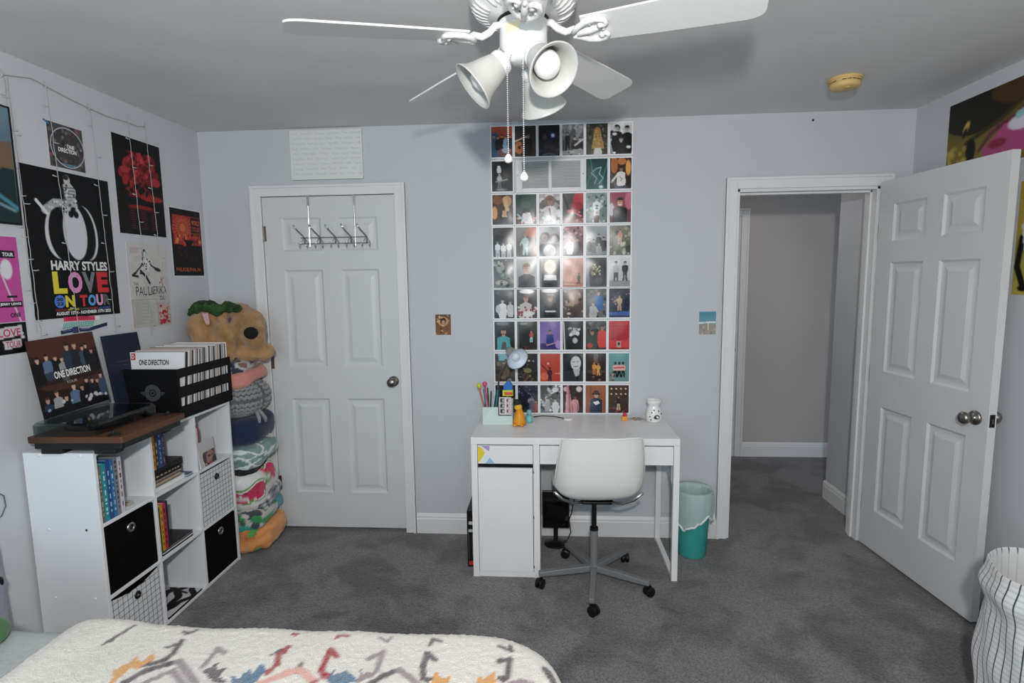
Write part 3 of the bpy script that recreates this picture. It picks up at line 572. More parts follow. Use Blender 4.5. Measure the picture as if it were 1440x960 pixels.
    elif K == (6, 5): p.bg('c4161c', 'a81018').line([(0, .25), (1, .25)], .02, '8a0c12').line([(.1, .0), (.08, 1.4)], .03, 'e84048').poly([(.05, .95), (.95, .95), (.95, 1.3), (.05, 1.3)], 'd8242c').poly([(.38, 1.0), (.6, 1.0), (.6, 1.3), (.38, 1.3)], 'b0a090').ell(.49, 1.12, .06, .08, '4a1414').spots(14, 2, ['f06060', '7a0a10'], y0=.9, y1=1, r=(.01, .03))
    elif K == (7, 0): p.bg('3a342e', '4a4038').poly([(.15, 0), (.75, 0), (.6, .35), (.2, .35)], '6ab0b8').spots(26, 31, ['7a6a5c', '2a2420', 'a09080', '5a4c42'], y0=.25, r=(.04, .12)); w(.55, .38, .17, skin='7a5a50', hair='4a1c18', top='6a5c50')
    elif K == (7, 1): p.bg('181618', '241e1c').spots(40, 33, ['e8e8d8', '8a7a4c', '5a4030', 'b09a60', '3c3830'], y0=.25, r=(.008, .035)).ell(.5, .85, .2, .12, '7c7048').spots(18, 3, ['6a3c38', '2c2826'], y0=1.0, r=(.03, .06))
    elif K == (7, 2): p.bg('c43a1c', 'b42c14').ell(.2, 1.15, .2, .2, 'd85830').ell(.4, .5, .06, .05, 'f0b0a0').line([(.75, 1.0), (1, 1.0)], .03, 'f0a080'); w(.48, .75, .12, skin='5a2018', hair='200c0a', top='3a1210', legs='2c0e0c', arms=[(-3.4, -1.6)])
    elif K == (7, 3): p.bg('101012', '1c1c1e').ell(.9, .1, .2, .2, '5a5a5c').ell(.62, .4, .33, .42, '1c1c1c').ell(.64, .48, .25, .34, 'cccccc').ell(.62, .62, .12, .05, '3a3a3a').line([(.52, .61), (.72, .58)], .04, 'f0f0f0').ell(.54, .42, .05, .02, '1a1a1a').ell(.74, .4, .05, .02, '1a1a1a').poly([(.5, .8), (.85, .75), (.8, 1.1), (.62, 1.15)], 'b4b4b4').poly([(0, .9), (.5, .8), (.7, 1.4), (0, 1.4)], '26262a').poly([(.85, .9), (1, .85), (1, 1.4), (.75, 1.4)], '2e2e32')
    elif K == (7, 4): p.bg('3a2a24', '241a18').line([(.5, 0), (.5, .4)], .2, '6a5448').ell(.5, .9, .45, .1, '4c3a30').spots(10, 3, ['8a6a58', '1a1210'], y0=.3, r=(.02, .05)); w(.42, .48, .1, skin='c88a60', hair='7a3a18', top='e0882c', legs='c8742a'); w(.62, .52, .1, skin='c88a60', hair='2a1a14', top='d89a3c', legs='d89a3c')
    elif K == (7, 5): p.bg('5aa09c', '6a8c88'); [w(x, .5, .12, skin='3a2a24', hair='181214', top='e8b4ac', legs='141416') for x in (.33, .52, .7)]; p.line([(.28, .72), (.75, .7)], .08, 'c84c44').spots(20, 34, ['c89a90', '8a6a64', '3c4c4a'], y0=.95, r=(.02, .05), x1=.3)
    elif K == (8, 0): p.bg('14181a', '202020').spots(20, 35, ['3c3c3c', '5a4c40', '2c4034'], r=(.03, .08))
    elif K == (8, 1): p.bg('14182a', '20202c').spots(40, 36, ['b8c8e8', '5a6ca8', '38406a'], y1=.6, r=(.006, .02)).ell(.65, .8, .16, .14, '8c8ca0'); w(.7, .7, .14, skin='a8a0a8', hair='4a4450', top='5c5a6c'); w(.9, .85, .12, skin='a87e74', top='8a3c34')
    elif K == (8, 2): p.bg('484848', '707070').spots(60, 37, ['c8c8c8', '1c1c1c', '8a8a8a', 'e4e4e4'], r=(.03, .08)).ell(.7, .25, .12, .12, 'dcdcdc'); w(.35, .7, .14, top='a0a0a0', **gs); w(.75, .75, .15, top='d0d0d0', **gs)
    elif K == (8, 3): p.bg('2c1c1e', '3a2426').ell(.15, .2, .12, .12, 'd8b0b4').ell(.8, .2, .14, .14, 'd8c4c0').poly([(.2, .0), (.3, 0), (.5, 1.4), (.1, 1.4)], 'c8888c').line([(.3, 0), (.35, 1.4)], .04, '7a2c34').line([(.2, .5), (.2, 1.4)], .03, 'e8c8c8'); w(.6, .6, .18, skin='8a3c3c', hair='1a1012', top='c88a8e'); p.line([(.45, 1.0), (.5, 1.4)], .03, '6a2028').line([(.75, 1.0), (.7, 1.4)], .03, '6a2028')
    elif K == (8, 4): p.bg('a05a34', '8a4626').line([(.25, 0), (.25, 1.4)], .03, '6a3018').line([(.85, 0), (.85, 1.4)], .03, 'b86c40'); w(.52, .45, .3, skin='d0a080', hair='3a2218', top='1c2c44'); p.line([(.36, .44), (.5, .44)], .09, '181414').line([(.55, .44), (.68, .44)], .09, '181414').poly([(.36, .86), (.62, .78), (.7, .9), (.5, 1.0)], 'e4e0dc')
    elif K == (8, 5): p.bg('4a3428', '2c201c'); [p.ell(.15+.23*i, .18+.26*j, .035, .035, 'f4e8c8') for i in range(4) for j in range(2)]; p.spots(16, 3, ['6a4c3c', '7a2c24'], y0=1.1, r=(.03, .06)); w(.5, .6, .11, skin='b08060', hair='2a1a14', top='241c20', legs='c8ac90', arms=[(-1.3, 2)])
    return p.grain(.12, r*7+c)
PN = {
(0,0):'print of five men before a red-orange backdrop', (0,1):'dark print of a guitarist with an orange acoustic guitar', (0,2):'nearly black print with one bright blue-white spotlight', (0,3):'black-and-white print of guitarists on a hazy stage', (0,4):'print of long golden hair seen from behind among trees', (0,5):'high-contrast print of three men crowded in black coats',
(1,0):'dark grey print of a lone seated guitarist in a spotlight', (1,4):'teal print of a figure drawn in neon lines', (1,5):'print of a white t-shirt figure between orange lights',
(2,0):'brown-orange print of blond hair in close-up', (2,1):'dark green print with a white-clad figure at the bottom', (2,2):'pale print of a curly-haired man in fluffy white', (2,3):'grey print with a red glow at the upper right', (2,4):'pale aqua patterned print with a numbered jersey', (2,5):'print of a smiling man in black against deep pink',
(3,0):'black-and-white print of three men in white shirts', (3,1):'print of a figure in a pale mint suit', (3,2):'grey print of two heads leaning side by side', (3,3):'pink-lit crowd print with one white shirt', (3,4):'grey print of five people posed as a group', (3,5):'outdoor print of a person in a long pink outfit',
(4,0):'blurred grey-green print of a reclining figure', (4,1):'portrait print of a light-haired man in a dark top on pale grey', (4,2):'print of a blond head above a white collar and black top', (4,3):'salmon pink print with one tiny figure', (4,4):'charcoal print with scattered gold sparkles', (4,5):'pale black-and-white print of two men standing',
(5,0):'black-and-white print of a pair in white, arms together', (5,1):'print of a man in a red and white floral shirt', (5,2):'print of a man in a black tee with a white chest band', (5,3):'sepia brown print of a lounging figure', (5,4):'print of a man in a blue shirt behind one in grey', (5,5):'print of a glittering performer under violet-blue lights',
(6,0):'portrait print of a dark-haired man in a teal jacket', (6,1):'black print with a small figure in pale turquoise trousers', (6,2):'purple stage print of a singer in dark blue', (6,3):'black print with a pale curly-headed figure', (6,4):'print of two men, the right one in a red hoodie', (6,5):'almost entirely bright red stage print',
(7,0):'brown print with a cyan patch at its top, behind the lamp', (7,1):'dark crowd print dotted with tiny lights', (7,2):'orange-red print of a singer with a raised arm', (7,3):'close-up black-and-white print of a laughing face', (7,4):'brown stage print of two figures in orange', (7,5):'teal print of three people hugging in pale pink',
(8,0):'dark print mostly hidden behind the mint organizer', (8,1):'dark navy concert print with blue dots', (8,2):'busy black-and-white crowd print', (8,3):'dark print with hanging pink striped drapes', (8,4):'print of a man in sunglasses and a navy jumper on red wood', (8,5):'brown print of a performer under two rows of round lamps'}
colx = [-.3235+.1328*i for i in range(6)]; rowz = [2.402, 2.2135, 2.028, 1.8445, 1.667, 1.4905, 1.3045, 1.116, .928]
for r in range(9):
    for c in range(6):
        if r == 1 and c in (1, 2, 3): continue
        pc = ph(r, c)
        o = card('photo_print', pc, frame_back(colx[c]-.0045, rowz[r]+.0035), M_gloss, border=.0062, bulge=.0035, lift=.0008, seed=r*10+c, bcol='e9eaec')
        tag(o, PN[(r, c)], 'photo', 'photo prints on the far wall')
# ------------------------------------------------------------------ posters on the left wall
fr = frame_left(2.033, 2.024); PW, PH = .433, .612
p = Pic(PW, PH, .003).bg('0b0b0d')
p.ell(.50, .575, .30, .29, '26262a').ell(.50, .575, .295, .285, '0f0f12').ell(.37, .575, .17, .27, 'cfd3d8', rot=8).ell(.415, .575, .18, .29, '0b0b0d', rot=3).ell(.655, .575, .14, .27, 'cfd3d8', rot=-6).ell(.62, .575, .15, .28, '0b0b0d', rot=-5)
p.ell(.53, .575, .135, .27, 'cdd0d8', rot=-2)
p.poly([(.44, .12), (.53, .1), (.58, .16), (.57, .30), (.46, .32)], 'b8babc').ell(.49, .075, .035, .05, 'c8c4c0').ell(.48, .05, .035, .025, '2a2828')
for k in range(5): p.line([(.44, .15+.03*k), (.57, .14+.03*k)], .01, '4a4a4c')
p.line([(.49, .3), (.33, .31), (.22, .39)], .075, 'a8aaac').line([(.24, .42), (.14, .31)], .03, 'e0e0e0').line([(.53, .3), (.53, .38)], .08, 'b4b4b6').spots(34, 5, ['3a3a3c', 'e0e0e0', '5a5a5e'], y0=.12, y1=.4, x0=.42, x1=.58, r=(.005, .014)).spots(26, 6, ['3a3a3c', 'd8d8d8'], y0=.29, y1=.37, x0=.25, x1=.46, r=(.005, .014))
for dx, dy in ((-.03, 0), (.03, 0), (0, -.04)): p.ell(.53+dx, .40+dy, .03, .035, '0b0b0d')
love = tag(card('poster', p, fr, M_satin), 'large black poster with a pale egg shape and multicoloured LOVE ON TOUR lettering', 'poster')
X = lambda a: a*PW
its = [('HARRY STYLES', X(.22), .372, X(.66), .040, 'dcdcdc', .035)]
for t, a, w_, c in (('L', .22, .15, 'd8c83a'), ('O', .385, .165, 'd88ab8'), ('V', .555, .16, '77777a'), ('E', .73, .145, 'c82c34')): its.append((t, X(a), .418, X(w_), .092, c, .05))
for t, a, w_, c in (('N', .335, .105, 'd8c83a'), ('T', .50, .09, 'c82c34'), ('O', .60, .095, '5a9ad8'), ('U', .70, .085, 'd89ac0'), ('R', .79, .085, '5a5a5c')): its.append((t, X(a), .518, X(w_), .050, c, .05))
its += [('TORONTO', X(.215), .574, X(.13), .0085, 'a02830', .02), ('NEW YORK', X(.355), .574, X(.13), .0085, 'd8c83a', .02), ('AUSTIN', X(.495), .574, X(.10), .0085, '6a6a6c', .02), ('CHICAGO', X(.605), .574, X(.105), .0085, 'c84a5a', .02), ('LOS ANGELES', X(.72), .574, X(.155), .0085, '4a6ab0', .02), ('AUGUST 15TH - NOVEMBER 15TH 2022', X(.22), .586, X(.655), .0145, 'e4e4e4', .035)]
lettering(love, fr, its, lift=.0018)
mb = MB(); mb.add([fr.p(X(.275)+.026*math.cos(t), .543+.027*math.sin(t), .0018) for t in np.linspace(0, 2*PI, 29)[:-1]], [tuple(range(28))]); b_ = mb.build('badge', mat('ink_4a7ac8', '4a7ac8', .5), love, fixn=False)
lettering(b_, fr, [('20', X(.235), .527, .033, .014, '101018', .04), ('22', X(.235), .545, .033, .014, '101018', .04)], lift=.0022)
# red tour poster
fr = frame_left(2.513, 2.260); PW, PH = .318, .466
p = Pic(PW, PH, .003).bg('0e0c0e').spots(60, 41, ['8a1218', 'a81a20', '6a0e14', 'c02028'], x0=.25, x1=.8, y0=.3, y1=.62, r=(.03, .10)).spots(30, 42, ['a01820', '7a1016'], x0=.1, x1=.95, y0=.5, y1=.72, r=(.03, .08))
p.spots(90, 43, ['8a1218', 'b41c22', '5a0c10', 'c83038'], x0=.3, x1=.75, y0=.22, y1=.55, r=(.02, .06)).ell(.54, .62, .11, .15, '8a161a').spots(40, 49, ['6a1014', 'a81c20', '3a0a0c'], x0=.45, x1=.63, y0=.5, y1=.75, r=(.012, .03)).ell(.2, .5, .09, .05, 'b01c24').ell(.85, .6, .1, .07, 'b01c24').ell(.5, .78, .3, .05, '8a141a').ell(.72, .87, .26, .05, 'a01820').ell(.35, .85, .18, .035, '8a141a').spots(16, 8, ['0e0c0e'], x0=.2, x1=.85, y0=.7, y1=.85, r=(.02, .05)).ell(.5, 1.04, .28, .035, '8a141a').poly([(.25, 1.06), (.75, 1.06), (.75, 1.09), (.25, 1.09)], '0e0c0e').grain(.12)
o = tag(card('poster', p, fr, M_satin), 'black poster with a smoky red rose-like face cloud, upper left wall', 'poster')
mb = MB(); R = random.Random(3)
for cx in (.30, .52, .74):
    for k in range(9):
        w_ = R.uniform(.05, .085)*.9; a0 = cx*PW-w_*.5*PW*2; mb.add([fr.p(a0, .352+k*.010, .0018), fr.p(a0+w_*PW*2, .352+k*.010, .0018), fr.p(a0+w_*PW*2, .3555+k*.010, .0018), fr.p(a0, .3555+k*.010, .0018)], [(0, 1, 2, 3)])
for k in range(2): mb.add([fr.p(.22*PW, .336+k*.007, .0018), fr.p(.82*PW, .336+k*.007, .0018), fr.p(.82*PW, .339+k*.007, .0018), fr.p(.22*PW, .339+k*.007, .0018)], [(0, 1, 2, 3)])
tag(mb.build('small_print', mat('ink_dark_red', '5a1216', .6), o, fixn=False), kind='stuff')
# Philadelphia poster
fr = frame_left(2.862, 1.968); PW, PH = .258, .368
p = Pic(PW, PH, .003).bg('120d10')
p.poly([(.06, .13), (.97, .13), (.97, .76), (.06, .76)], 'a8281c').ell(.38, .42, .34, .28, 'c8401e').ell(.38, .40, .2, .2, 'd8602a')
for k in range(22): a = k*PI/11; p.line([(.38+.1*math.cos(a), .4+.1*math.sin(a)), (.38+.34*math.cos(a), .4+.3*math.sin(a))], .016, '6a1418')
p.spots(30, 44, ['e08030', '7a1a14', 'c83018'], x0=.08, x1=.95, y0=.55, y1=.75, r=(.02, .05)).poly([(.66, .14), (.96, .14), (.96, .56), (.66, .56)], '3a1216').poly([(.4, .66), (.72, .66), (.6, .8), (.5, .8)], '120d10').spots(40, 45, ['3a1418', '4a181c'], x0=.15, x1=.85, y0=.8, y1=1.1, r=(.01, .03))
o = tag(card('poster', p, fr, M_satin, border=.008, bcol='d0d2d4'), 'small white-edged black and red-orange poster reading PHILADELPHIA, PA', 'poster')
lettering(o, fr, [('WORLD', .185, .062, .068, .026, 'c87038', .02), ('TOUR', .185, .098, .068, .026, 'a8502c', .02), ('2023', .185, .132, .068, .026, 'a8502c', .02), ('PHILADELPHIA, PA', .028, .331, .21, .024, 'c4642c', .0)], lift=.0018)
# white poster with ink drawing
fr = frame_left(2.540, 1.752); PW, PH = .276, .422
p = Pic(PW, PH, .0028).bg('c9c6c1', 'bfbbb6').spots(30, 46, ['b8b4ae', 'd0cdc8'], r=(.05, .12), al=.4)
p.ell(.42, .19, .05, .09, '1a1a1a').ell(.435, .2, .03, .06, 'd8d4d0').poly([(.36, .27), (.48, .25), (.56, .36), (.50, .46), (.34, .47)], 'dedad6').line([(.38, .26), (.33, .40), (.18, .53)], .03, '1a1a1a').line([(.18, .53), (.1, .58), (.22, .6)], .045, '1a1a1a').line([(.48, .28), (.58, .40), (.72, .46)], .03, '1a1a1a').ell(.73, .47, .09, .035, '222222', rot=15).line([(.3, .5), (.42, .60), (.5, .72)], .05, '141414').line([(.28, .54), (.4, .56)], .03, '141414').spots(18, 47, ['1a1a1a', 'd8d4d0'], x0=.3, x1=.6, y0=.3, y1=.5, r=(.008, .025))
p.line([(.76, .72), (.86, .62)], .02, 'b02030').line([(.80, .62), (.84, .8)], .016, 'b02030').poly([(.66, 1.12), (.97, 1.12), (.97, 1.5), (.66, 1.5)], 'c8a8a4').spots(40, 48, ['a81c28', 'c8283a', 'd8c8c4'], x0=.68, x1=.97, y0=1.15, y1=1.48, r=(.012, .04))
for a, b in (((.04, 1.02), (.64, 1.02)), ((.64, 1.02), (.66, 1.5)), ((.04, 1.02), (.05, 1.5)), ((.62, 1.1), (.95, 1.1))): p.line([a, b], .006, '6a6864')
for k in range(6): p.line([(.08, .09+.018*k), (.08+.22*(1-.08*(k % 3)), .09+.018*k)], .006, 'b87878')
for k in range(21): p.line([(.08, 1.06+.020*k), (.24+.10*((k*7) % 3), 1.06+.020*k)], .006, '8a8884').line([(.40, 1.06+.020*k), (.52+.02*((k*5) % 4), 1.06+.020*k)], .005, '989590')
o = tag(card('poster', p, fr, M_satin), 'pale grey poster with black ink drawing and red accents, left wall', 'poster')
lettering(o, fr, [('THE', .03, .196, .03, .016, '2a2a2a', 0), ('PAUL', .04, .215, .10, .046, '1c1c1c', 0), ('&', .142, .220, .018, .04, '1c1c1c', 0), ('ERIKA', .16, .215, .095, .040, '1c1c1c', 0), ('tour', .20, .262, .045, .026, '1c1c1c', 0)], lift=.0016)
# pink + black small posters at the frame edge
fr = frame_left(1.62, 1.735); PW, PH = .372, .322
p = Pic(PW, PH, .004).bg('c4449a').poly([(.2, .0), (.62, 0), (.7, .5), (.35, .86), (.2, .86)], 'e0dce0').spots(20, 50, ['141216', 'e8e4e8'], x0=.3, x1=.75, y0=.1, y1=.8, r=(.02, .06)).line([(.78, .3), (.95, .86)], .012, 'e8d8e4').ell(.86, .33, .06, .10, 'd8d8dc')
o = tag(card('poster', p, fr, M_satin), 'magenta poster cut by the left edge of the picture', 'poster')
mb = MB()
for a0, a1, b0, b1 in ((.30, .358, .052, .080), (.27, .367, .244, .266), (.31, .35, .222, .230)): mb.add([fr.p(a0, b0, .0016), fr.p(a1, b0, .0016), fr.p(a1, b1, .0016), fr.p(a0, b1, .0016)], [(0, 1, 2, 3)])
lb = mb.build('label_strips', mat('ink_black', '141216', .6), o, fixn=False); tag(lb, kind='stuff')
lettering(lb, fr, [('TOUR', .31, .060, .043, .014, 'e8e8e8', .03), ('JERRY LEWIS', .28, .249, .082, .012, 'e8e8e8', .03), ('ONE', .315, .288, .040, .017, '141216', .03)], lift=.0020)
fr = frame_left(1.62, 1.410); PW = .372; PH = .118
p = Pic(PW, PH, .004).bg('100f12').poly([(.68, .05), (.95, .03), (.96, .13), (.69, .16)], 'c8c4c8').poly([(.74, .18), (.93, .17), (.93, .25), (.75, .27)], 'c8c4c8').ell(.95, .155, .02, .015, 'd8d8dc')
o = tag(card('poster', p, fr, M_satin), 'black strip poster reading LOVE TOUR below the magenta one', 'poster')
lettering(o, fr, [('LOVE', .262, .022, .085, .030, 'b03a5a', .02), ('TOUR', .284, .070, .06, .024, 'b03a5a', .02)], lift=.0016)
fr = frame_left(1.50, 2.221)
p = Pic(.50, .425, .006).bg('6a8a98', '2a3638').poly([(0, .3), (1, .25), (1, .5), (0, .55)], '7a6248').poly([(0, .5), (1, .45), (1, .85), (0, .85)], '223234').line([(.8, .62), (.99, .74)], .03, '3a8aa0').line([(.86, .72), (.97, .76)], .02, '7a9aa8')
tag(card('framed_poster', p, fr, M_satin, border=.007, bcol='101214', thick=.012), 'dark-framed blue and brown landscape poster cut by the left edge', 'poster')
# CD in sleeve
fr = frame_left(2.176, 2.220); p = Pic(.172, .180, .003).bg('4a4648').spots(60, 52, ['2a282a', '6a6668', '8a4a58', '38363a'], r=(.02, .06)).grain(.2)
cdj = tag(card('disc_sleeve', p, fr, M_gloss), 'square clear sleeve holding a silver-rimmed printed disc, above the black poster', 'disc')
p2 = Pic(.164, .164, .0028).bg('353235').spots(70, 53, ['5a5658', '242224', '6a6264', '48383c'], r=(.02, .05)).ell(.5, .93, .2, .022, '5a8aa0'); 
mb = MB(); cxp, cyp = .090, .092
def disc(u, v):
    a = 2*PI*u; r = .014+(.083-.014)*v; return fr.p(cxp+r*math.cos(a), cyp+r*math.sin(a), .0035)
def dcol(u, v, q):
    a = 2*PI*u; r = .014+(.083-.014)*v
    if v > .94 or v < .02: return lin('b8babc')
    i = int(round((.5+r/.166*math.cos(a))*p2.nu)); j = int(round((.5+r/.166*math.sin(a))*p2.nv)); return tuple(p2.A[min(j, p2.nv), min(i, p2.nu)])
mb.grid(disc, 72, 26, colfn=dcol, wrap=True); dd = mb.build('disc', M_gloss, cdj, col=True, fixn=False)
lettering(dd, fr, [('ONE', .085, .078, .036, .016, 'e4e4e4', .03), ('DIRECTION', .042, .096, .088, .018, 'e4e4e4', .03), ('O', .150, .085, .008, .008, 'd0d0d0', 0)], lift=.0042)
tag(MB().add([fr.p(*q) for q in ((-.012, -.004, .0035), (.012, .008, .0035), (.008, .016, .0035), (-.016, .003, .0035))], [(0, 1, 2, 3)]).build('tape', mat('blue_tape', '3a7a9a', .5), cdj, fixn=False), 'blue tape')
# three wristbands
def band(pts, wd, m, label, dec=None):
    mb = MB(); vs = []; 
    for (y, z) in pts: vs += [(XL+.001, y, z-wd/2), (XL+.001, y, z+wd/2), (XL+.0025, y, z-wd/2), (XL+.0025, y, z+wd/2)]
    fs = []
    for i in range(len(pts)-1):
        k = 4*i; fs += [(k+2, k+6, k+7, k+3), (k, k+1, k+5, k+4), (k+1, k+3, k+7, k+5), (k, k+4, k+6, k+2)]
    n = 4*len(pts)-4; fs += [(0, 2, 3, 1), (n, n+1, n+3, n+2)]
    o = mb.add(vs, fs).build('wristband', m, origin=(XL, pts[0][0], pts[0][1])); return tag(o, label, 'wristband', 'wristbands under the black poster')
a = band([(2.160, 1.406), (2.25, 1.404), (2.335, 1.400)], .018, mat('pink_vinyl', 'd03058', .4), 'straight pink-red wristband, topmost of the three under the big black poster')
fr = frame_left(2.16, 1.415); lettering(a, fr, [('GENERAL ADMISSION', .012, .006, .12, .006, '7a1430', 0)], lift=.0032)
MB().box(XL+.0012, XL+.0034, 2.318, 2.345, 1.391, 1.410).build('clasp', mat('white_vinyl', 'dcdcdc', .4), a, bevel=.001)
b = band([(2.145, 1.378), (2.2, 1.380), (2.27, 1.378), (2.345, 1.372)], .016, mat('clear_vinyl', 'b8c8c6', .4), 'pale wristband with green slanted strokes, middle of the three')
mb = MB()
for k in range(18):
    y = 2.150+k*.0088; mb.tube([(XL+.003, y, 1.366), (XL+.0035, y+.009, 1.390)], .0017, 4)
tag(mb.build('green_strokes', mat('green_ink', '2a8a78', .6), b), kind='stuff')
c_ = band([(2.140, 1.352), (2.2, 1.357), (2.28, 1.352), (2.34, 1.362), (2.382, 1.368)], .015, mat('navy_fabric', '1c2c4a', .8), 'navy cloth wristband with a square clasp, lowest of the three')
MB().box(XL+.002, XL+.0065, 2.195, 2.225, 1.344, 1.370).build('clasp', mat('navy_plastic', '24365a', .4), c_, bevel=.002)
lettering(c_, frame_left(2.14, 1.366), [('FESTIVAL', .008, .005, .042, .006, '9aa8c0', 0), ('WEEKEND', .098, .005, .05, .006, '9aa8c0', 0)], lift=.0032)
# ------------------------------------------------------------------ string lights
sl = thing('string_lights', (XL, 2.1, 2.36), 'clear wired curtain of tiny string lights hung across the left wall', 'string lights')
M_wire = mat('clear_wire', '9a9c9c', .4); x = XL+.006
main = [(2.003, 2.334), (2.130, 2.364), (2.185, 2.354), (2.30, 2.338), (2.392, 2.329), (2.50, 2.322), (2.622, 2.330), (2.68, 2.326), (2.738, 2.342)]
MB().tube([(x, y, z) for y, z in main], .0019, 6).build('main_cord', M_wire, sl)
M_led = mat('clear_bulb', 'dfe6e8', .15, trans=.4)
R = random.Random(8)
for (y0, z0, y1, z1) in ((2.025, 2.333, 2.045, 1.30), (2.190, 2.355, 2.225, 1.26), (2.400, 2.330, 2.425, 1.30), (2.622, 2.330, 2.655, 1.28), (2.735, 2.342, 2.775, 1.40), (2.012, 2.336, 2.028, 1.36)):
    n = 40; pts = [(x+.001*R.random(), y0+(y1-y0)*k/n+R.uniform(-.0022, .0022), z0+(z1-z0)*k/n) for k in range(n+1)]
    st = MB().tube(pts, .0014, 5).build('light_strand', M_wire, sl)
    mb = MB()
    for k in range(3, n, 5):
        q = pts[k]; s = 1 if (k//5) % 2 else -1
        mb.tube([q, (q[0]+.001, q[1]+s*.013, q[2]-.001), (q[0]+.001, q[1]+s*.026, q[2]+.001)], [.0012, .0022, .0026], 6)
    tag(mb.build('bulbs', M_led, st, smooth=True), kind='stuff')
for y, z in main[0:7:2]+[main[-1]]:
    MB().box(XL, XL+.004, y-.008, y+.008, z-.004, z+.022).tube([(XL+.003, y, z+.010), (XL+.010, y, z+.004), (XL+.011, y, z-.003), (XL+.006, y, z-.006)], .0025, 6).build('adhesive_hook', mat('clear_hook', 'b8bcbe', .3), sl)
# ------------------------------------------------------------------ posters on the right wall
fr = frame_right(2.915, 2.358)
p = Pic(1.02, .335, .007).bg('2e2612', '8a7a12').poly([(.5, 0), (1, 0), (1, .33), (.3, .33)], '7a6210').ell(.9, .02, .45, .14, '8a6a10').ell(.18, .05, .22, .12, '1e1a12').ell(.55, .02, .3, .09, '4a3212').line([(.12, .2), (.32, .14), (.48, .05)], .02, '3a3018').line([(.3, .17), (.55, .1)], .016, '5a2a40')
p.ell(.115, .13, .014, .03, 'd0a840', rot=30).ell(.108, .15, .012, .025, '1a1610', rot=30).ell(.15, .24, .03, .055, '0c0c0c').line([(.2, .25), (.26, .19), (.4, .14), (.6, .09)], .018, '6a2440').poly([(.22, .25), (.33, .17), (.5, .15), (.5, .3), (.22, .3)], 'b04078').ell(.42, .18, .07, .03, 'd8d0dc').line([(.4, .15), (.6, .1)], .03, '8ac0c0').ell(.3, .24, .05, .02, '8a2038').spots(20, 61, ['b8a020', 'c8b030'], y0=.2, x0=0, x1=.12, r=(.01, .02), al=.5)
tag(card('poster', p, fr, M_satin), 'wide gold and black poster with magenta curves above the open door', 'poster')
fr = frame_right(2.462, 1.925)
p = Pic(.50, .468, .006).bg('b89a10', 'a8a040').spots(14, 62, ['8a7410', 'd0b020'], r=(.04, .1), al=.5).line([(.06, .46), (.03, .7), (.10, .86)], .06, '1c1a16').ell(.1, .88, .05, .03, '1c1a16').poly([(.04, .35), (.3, .3), (.4, .8), (.12, .75)], 'c8ccce').ell(.3, .1, .2, .06, '4a6a20')
tag(card('poster', p, fr, M_satin), 'yellow poster with a dark hand, seen just right of the open door', 'poster')
# ------------------------------------------------------------------ cube shelf
SX, SB, SY0, SY1, SH, BT = -1.745, -2.030, 1.906, 2.802, .909, .014
sh = thing('cube_shelf', (-1.887, 2.354, 0), 'white nine-cube laminate shelf standing along the left wall', 'shelf')
def sb(name, *a): return box(name, M_white2, *a, sh, bevel=.0012)
sb('side_panel', SB, SX, SY0, SY0+BT, 0, SH); sb('side_panel', SB, SX, SY1-BT, SY1, 0, SH)
sb('top_board', SB, SX, SY0+BT, SY1-BT, SH-BT, SH); sb('bottom_board', SB, SX, SY0+BT, SY1-BT, .004, .004+BT)
sb('back_panel', SB-.004, SB, SY0, SY1, 0, SH)
cy_ = [SY0+(SY1-SY0)/3, SY0+2*(SY1-SY0)/3]; cz_ = [.312, .612]
for y in cy_: sb('divider', SB, SX, y-BT/2, y+BT/2, .004+BT, SH-BT)
yb = [SY0+BT, cy_[0]-BT/2, cy_[0]+BT/2, cy_[1]-BT/2, cy_[1]+BT/2, SY1-BT]
for i in range(3):
    for z in cz_: sb('shelf_board', SB, SX, yb[2*i], yb[2*i+1], z-BT/2, z+BT/2)
for (x, z) in ((-1.96, .60), (-1.80, .315), (-1.965, .315), (-1.80, SH-.01), (-1.965, SH-.01)):
    MB().lathe([(.0001, .003), (.005, .002), (.007, 0)], (0, 0, 0), 14, M=None).v
    mb = MB(); mb.T = Matrix.Translation((x, SY0, z)) @ Matrix.Rotation(PI/2, 4, 'X'); mb.lathe([(.0001, .0025), (.005, .002), (.007, 0)], n=14); mb.build('screw_cap', M_white, sh, smooth=True)
mb = MB(); mb.T = Matrix.Translation((-1.805, SY0, .60)) @ Matrix.Rotation(PI/2, 4, 'X'); mb.lathe([(.0001, .0006), (.0045, .0005), (.005, 0)], n=14); mb.build('screw_hole', M_black, sh)
Z0 = [.004+BT, cz_[0]+BT/2, cz_[1]+BT/2]; Z1 = [cz_[0]-BT/2, cz_[1]-BT/2, SH-BT]
